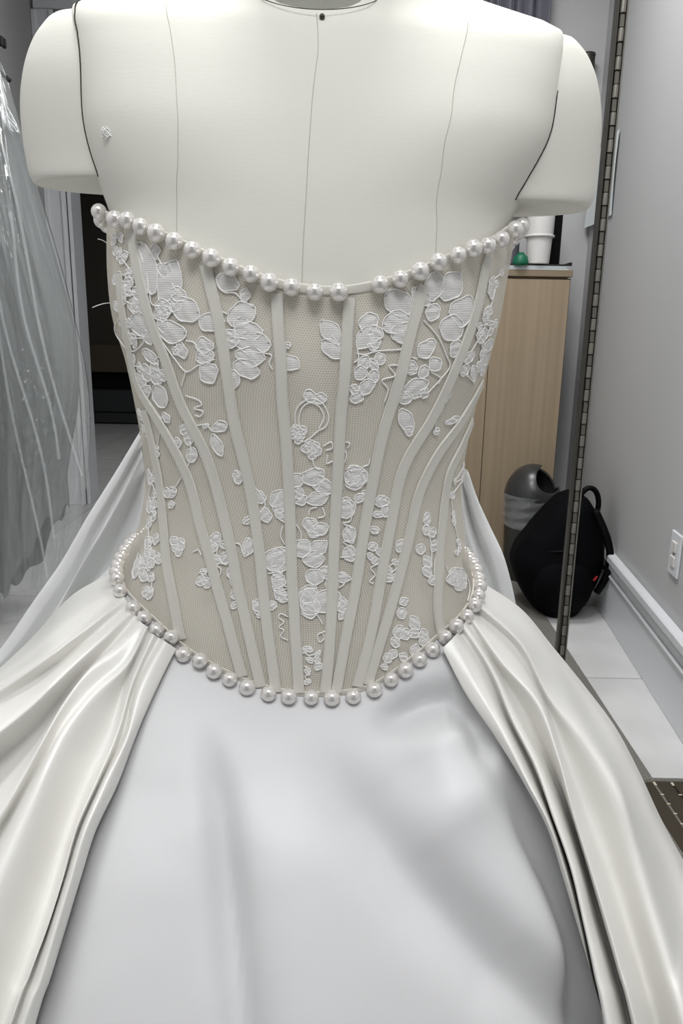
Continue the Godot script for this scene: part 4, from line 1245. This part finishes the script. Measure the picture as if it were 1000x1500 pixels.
# ------------------------------------------------------------------ right side
func build_right_side() -> void:
	# cabinet
	var cb := thing("cabinet", "tall pale wood cabinet standing behind the gown at the right wall", "cabinet", Vector3(0.59, 0, -3.1))
	obj("body", box(Vector3(0.60, 1.20, 0.30), 0.003), M.wood, cb, Vector3(0, 0.61, -0.172))
	obj("plinth", box(Vector3(0.58, 0.02, 0.26), 0.002), M.dark, cb, Vector3(0, 0.01, -0.16))
	obj("door", box(Vector3(0.297, 1.17, 0.018), 0.002), M.wood, cb, Vector3(-0.151, 0.615, -0.012))
	obj("door", box(Vector3(0.305, 1.17, 0.018), 0.002), M.wood, cb, Vector3(0.1525, 0.615, -0.012))
	obj("top", box(Vector3(0.622, 0.026, 0.325), 0.002), M.wood_edge, cb, Vector3(0, 1.223, -0.16))
	obj("side_gap", box(Vector3(0.006, 1.19, 0.31), 0.001), M.dark, cb, Vector3(0.306, 0.61, -0.17))
	# things on the cabinet
	var tr := thing("document_tray", "flat black tray on the cabinet top under the white tub", "tray", Vector3(0.74, 1.252, -3.16))
	obj("base", box(Vector3(0.30, 0.006, 0.13), 0.002), M.dark, tr, Vector3(0, 0.003, 0))
	for s in [-1, 1]:
		obj("edge", box(Vector3(0.008, 0.014, 0.13), 0.002), M.dark, tr, Vector3(0.15 * s, 0.007, 0))
	var pp := thing("paper_pile", "thin pile of white paper sheets lying on the cabinet top", "paper", Vector3(0.74, 1.236, -3.16))
	for k in 5:
		obj("sheet", box(Vector3(0.28, 0.0028, 0.12), 0.0004), M.paper, pp, Vector3(0.006 * sin(k * 2.0), 0.0018 + k * 0.003, 0.003 * cos(k * 3.0)))
	var tub := thing("plastic_tub", "white two-tier plastic tub with a rim standing on the cabinet", "tub", Vector3(0.765, 1.258, -3.13))
	obj("body", lathe([[0.0, 0.0], [0.043, 0.0], [0.045, 0.004], [0.050, 0.10], [0.0515, 0.104]]), M.white_plastic, tub)
	obj("rim", lathe([[0.050, 0.100], [0.058, 0.101], [0.059, 0.108], [0.052, 0.111]]), M.white_plastic, tub)
	obj("upper_body", lathe([[0.052, 0.110], [0.053, 0.13], [0.054, 0.20], [0.050, 0.205], [0.0, 0.206]]), M.white_plastic, tub)
	var sp := thing("storage_box", "narrow black box standing behind the white tub", "box", Vector3(0.845, 1.258, -3.24))
	obj("body", box(Vector3(0.055, 0.22, 0.08), 0.006), M.dark, sp, Vector3(0, 0.11, 0))
	obj("front", box(Vector3(0.046, 0.20, 0.006), 0.002), M.pack_trim, sp, Vector3(0, 0.11, 0.042))
	var gn := thing("green_pouch", "small green pouch on the cabinet beside the pearls", "pouch", Vector3(0.690, 1.250, -3.10))
	obj("pouch", lathe([[0.0, 0.0], [0.026, 0.0], [0.032, 0.012], [0.026, 0.034], [0.012, 0.046], [0.0, 0.048]], 24), M.green, gn)
	obj("tie", lathe([[0.010, 0.044], [0.014, 0.047], [0.010, 0.050]], 20), M.green, gn)
	var gc := thing("grey_canister", "grey canister on the cabinet behind the green pouch", "canister", Vector3(0.665, 1.236, -3.29))
	obj("body", lathe([[0.0, 0.0], [0.055, 0.0], [0.057, 0.004], [0.057, 0.16], [0.053, 0.166], [0.0, 0.168]]), M.curtain, gc)
	obj("lid", lathe([[0.058, 0.15], [0.060, 0.152], [0.060, 0.175], [0.0, 0.18]]), M.curtain_dark, gc)
	# curtain
	var rows := []
	for j in 31:
		var y := lerpf(1.50, 2.745, j / 30.0)
		var row := PackedVector3Array()
		for i in 241:
			var u := i / 240.0
			row.append(Vector3(lerpf(0.24, 0.80, u) + 0.006 * sin(u * 70.0 + y), y, -3.385 + 0.022 * sin(u * 46.0 + 0.4 * sin(y * 3.0)) + 0.008 * sin(u * 111.0)))
		rows.append(row)
	tag(obj("curtain", grid(rows), M.curtain), "grey pleated curtain hanging behind the right shoulder of the form", "curtain")
	# wall canister
	var ds := thing("soap_dispenser", "brushed grey metal canister mounted high on the wall beside the form's shoulder", "dispenser", Vector3(0.972, 1.985, -3.40))
	obj("body", lathe([[0.0, 0.0], [0.026, 0.0], [0.029, 0.004], [0.029, 0.105], [0.0, 0.106]]), M.steel_dark, ds)
	obj("lid", lathe([[0.030, 0.104], [0.031, 0.108], [0.029, 0.116], [0.0, 0.119]]), M.steel_dark, ds)
	obj("bracket", box(Vector3(0.03, 0.06, 0.03), 0.003), M.steel_dark, ds, Vector3(0, 0.05, -0.034))
	# paper pinned on the wall
	var d := (R1 - R0).normalized()
	var wd := Vector3(d.x, 0, d.y)
	var base := Vector3(R0.x, 0, R0.y)
	var inn := Vector3(d.y, 0, -d.x)
	if inn.x > 0:
		inn = -inn
	rows = []
	for j in 17:
		var row := PackedVector3Array()
		for i in 17:
			var u := i / 16.0
			var v := j / 16.0
			var s := lerpf(1.535, 1.93, u)
			var lift := 0.006 + 0.045 * pow(maxf(u - 0.55, 0.0) * (1.0 - v), 1.0) + 0.004 * sin(v * 3.0)
			row.append(base + wd * s + inn * lift + Vector3(0, lerpf(1.435, 1.735, v), 0))
		rows.append(row)
	tag(obj("paper_sheet", grid(rows), M.paper), "white paper sheet pinned to the right wall behind the hinge post", "paper")
	# outlet
	var ol := thing("wall_outlet", "white wall plate with rocker switch above the right baseboard", "outlet")
	var tb := Basis(wd, Vector3.UP, wd.cross(Vector3.UP))
	var oc := base + wd * 0.42 + inn * 0.004 + Vector3(0, 0.425, 0)
	ol.transform = Transform3D(tb, oc)
	obj("plate", box(Vector3(0.075, 0.118, 0.007), 0.002), M.trim, ol)
	for s in [-1, 1]:
		obj("socket", box(Vector3(0.034, 0.030, 0.006), 0.004), M.white_plastic, ol, Vector3(0, 0.02 * s, -0.005))
	obj("screw", box(Vector3(0.006, 0.006, 0.003), 0.001), M.steel, ol, Vector3(0, 0, -0.005))
	build_hinge()
	build_bin()
	build_backpack()
	build_mat()

# slim post closed off by a piano hinge
func build_hinge() -> void:
	var t := thing("hinge_post", "tall slim steel piano hinge strip standing between gown and backpack", "hinge", Vector3(0.554, 0.008, -1.72))
	var top := 2.74
	obj("leaf", box(Vector3(0.006, top, 0.02), 0.001), M.steel_dark, t, Vector3(-0.0095, top / 2, -0.008))
	obj("leaf", box(Vector3(0.003, top, 0.02), 0.001), M.steel, t, Vector3(0.0105, top / 2, -0.008))
	obj("backing", box(Vector3(0.021, top, 0.008), 0.001), M.dark, t, Vector3(0.0, top / 2, -0.014))
	var kn := 0.0262
	var mesh := lathe([[0.0, 0.0], [0.0052, 0.0], [0.0060, 0.0008], [0.0060, kn - 0.0022], [0.0052, kn - 0.0014], [0.0, kn - 0.0014]], 16)
	var wide := box(Vector3(0.0095, kn - 0.0014, 0.008), 0.0012, Vector3(0.0, (kn - 0.0014) / 2, 0.0))
	for k in int(top / kn):
		if k % 2 == 0:
			obj("knuckle", mesh, M.steel, t, Vector3(0.0015, k * kn, -0.0015))
		else:
			obj("knuckle", wide, M.steel_mid, t, Vector3(0.0018, k * kn, -0.003))

func build_bin() -> void:
	var t := thing("waste_bin", "dark grey waste bin with open domed lid and plastic liner", "bin", Vector3(0.772, 0, -2.955))
	obj("body", lathe([[0.0, 0.003], [0.088, 0.0], [0.094, 0.006], [0.108, 0.35], [0.110, 0.354]]), M.bin_body, t)
	var c := CSGCombiner3D.new()
	put(c, "lid", t)
	c.position = Vector3(0, 0.345, 0)
	c.material_override = M.bin
	var dome := CSGSphere3D.new()
	dome.name = "dome"
	dome.radius = 0.112
	dome.radial_segments = 48
	dome.rings = 32
	dome.scale = Vector3(1, 1.22, 1)
	c.add_child(dome)
	var hollow := CSGSphere3D.new()
	hollow.name = "hollow"
	hollow.radius = 0.106
	hollow.radial_segments = 48
	hollow.rings = 32
	hollow.scale = Vector3(1, 1.22, 1)
	hollow.operation = CSGShape3D.OPERATION_SUBTRACTION
	c.add_child(hollow)
	var base := CSGBox3D.new()
	base.name = "below"
	base.size = Vector3(0.4, 0.3, 0.4)
	base.position = Vector3(0, -0.15, 0)
	base.operation = CSGShape3D.OPERATION_SUBTRACTION
	c.add_child(base)
	var cut := CSGCylinder3D.new()
	cut.name = "opening"
	cut.radius = 0.056
	cut.height = 0.5
	cut.sides = 48
	cut.position = Vector3(0.030, 0.108, 0.20)
	cut.rotation_degrees = Vector3(82, -8, 0)
	cut.operation = CSGShape3D.OPERATION_SUBTRACTION
	c.add_child(cut)
	var rows := []
	for j in 25:
		var row := PackedVector3Array()
		var y := lerpf(0.235, 0.362, j / 24.0)
		for i in 97:
			var a := TAU * i / 96
			var r := 0.113 + 0.0025 * sin(a * 5.0 + y * 30.0) + 0.002 * sin(y * 160.0 + a * 3.0)
			row.append(Vector3(r * cos(a), y + 0.008 * sin(a * 2.0 + 1.0) * (1.0 - j / 24.0), r * sin(a)))
		rows.append(row)
	obj("liner", grid(rows), M.film, t)

func build_backpack() -> void:
	var t := thing("backpack", "black backpack slumped on the floor against the right wall", "backpack", Vector3(0.78, 0, -2.60))
	var ys := [0.0, 0.012, 0.06, 0.13, 0.20, 0.27, 0.34, 0.40, 0.43, 0.445]
	var xl := [0.735, 0.715, 0.675, 0.640, 0.620, 0.645, 0.695, 0.745, 0.772, 0.80]
	var xr := [0.855, 0.875, 0.900, 0.930, 0.948, 0.945, 0.925, 0.895, 0.872, 0.845]
	var hd := [0.09, 0.105, 0.12, 0.13, 0.13, 0.12, 0.105, 0.085, 0.06, 0.02]
	var f := FastNoiseLite.new()
	f.seed = 41
	f.frequency = 6.0
	var rows := []
	for j in 61:
		var y := 0.445 * j / 60.0
		var a0 := cr(ys, xl, y)
		var a1 := cr(ys, xr, y)
		var dd := cr(ys, hd, y)
		var row := PackedVector3Array()
		for i in 97:
			var a := TAU * i / 96
			var p := Vector3((a0 + a1) / 2 - 0.78 + (a1 - a0) / 2 * signf(cos(a)) * pow(absf(cos(a)), 0.75), y, dd * signf(sin(a)) * pow(absf(sin(a)), 0.75))
			row.append(p * (1.0 + 0.025 * f.get_noise_3dv(p)) if j > 0 else p)
		rows.append(row)
	var h := Heap.new()
	h.add(rows, true, true)
	obj("body", arr(h.v, h.ix), M.pack, t)
	# front pocket
	rows = []
	for j in 25:
		var v := j / 24.0
		var row := PackedVector3Array()
		for i in 49:
			var a := PI * i / 48.0
			var w := 0.105 * pow(maxf(sin(PI * lerpf(0.08, 0.92, v)), 0.0), 0.4)
			row.append(Vector3(0.005 + w * cos(a), 0.03 + 0.20 * v, 0.095 + 0.062 * pow(sin(a), 0.6) * pow(maxf(sin(PI * lerpf(0.04, 0.96, v)), 0.0), 0.5)))
		rows.append(row)
	obj("pocket", grid(rows, true), M.pack, t)
	var zip := PackedVector3Array()
	for k in 21:
		var u := k / 20.0 * 2.0 - 1.0
		zip.append(Vector3(0.005 + 0.085 * u, 0.262 - 0.02 * u * u, 0.128 - 0.03 * u * u))
	obj("zipper", tube(zip, 0.004, 8), M.pack_trim, t)
	# carry loop
	var loop := PackedVector3Array()
	for k in 25:
		var a := lerpf(-0.35, PI + 0.35, k / 24.0)
		loop.append(Vector3(0.093 + 0.036 * cos(a), 0.405 + 0.062 * sin(a), 0.03))
	obj("carry_loop", tube(loop, 0.0095, 10), M.pack_trim, t)
	var strap := PackedVector3Array()
	for k in 25:
		var u := k / 24.0
		strap.append(Vector3(0.10 + 0.06 * sin(PI * u * 0.8), 0.40 - 0.30 * u, 0.085 + 0.03 * sin(PI * u)))
	obj("shoulder_strap", tube(strap, 0.013, 10), M.pack_trim, t)
	obj("buckle", box(Vector3(0.022, 0.03, 0.012), 0.003), M.steel_dark, t, Vector3(0.158, 0.215, 0.085))
	obj("tag", box(Vector3(0.007, 0.020, 0.004), 0.001, Vector3.ZERO, Basis(Vector3.BACK, -0.6)), M.red, t, Vector3(0.105, 0.17, 0.142))

# brown woven mat in front of the right wall
func build_mat() -> void:
	var t := thing("woven_mat", "dark brown woven mat with pale gaps on the floor at the right", "mat", Vector3(0.84, 0.001, -1.20))
	obj("border", box(Vector3(0.32, 0.010, 0.012), 0.003), M.stone, t, Vector3(0, 0.006, -0.309))
	var strip := box(Vector3(0.32, 0.004, 0.030), 0.0012)
	var cross := box(Vector3(0.034, 0.004, 0.60), 0.0012)
	for k in 18:
		obj("weft_strip", strip, M.weave_dark, t, Vector3(0, 0.003, -0.286 + k * 0.0335))
	for k in 8:
		obj("warp_strip", cross, M.weave_dark, t, Vector3(-0.140 + k * 0.040, 0.0065, 0.0))
	var mark := box(Vector3(0.0055, 0.003, 0.012), 0.001)
	var dash := box(Vector3(0.008, 0.003, 0.003), 0.0008)
	for k in 8:
		obj("pale_strand", mark, M.weave_light, t, Vector3(-0.120 + k * 0.040, 0.0085, -0.292))
		for q in 5:
			obj("pale_strand", dash, M.weave_light, t, Vector3(-0.120 + k * 0.040, 0.0085, -0.252 + q * 0.0335))
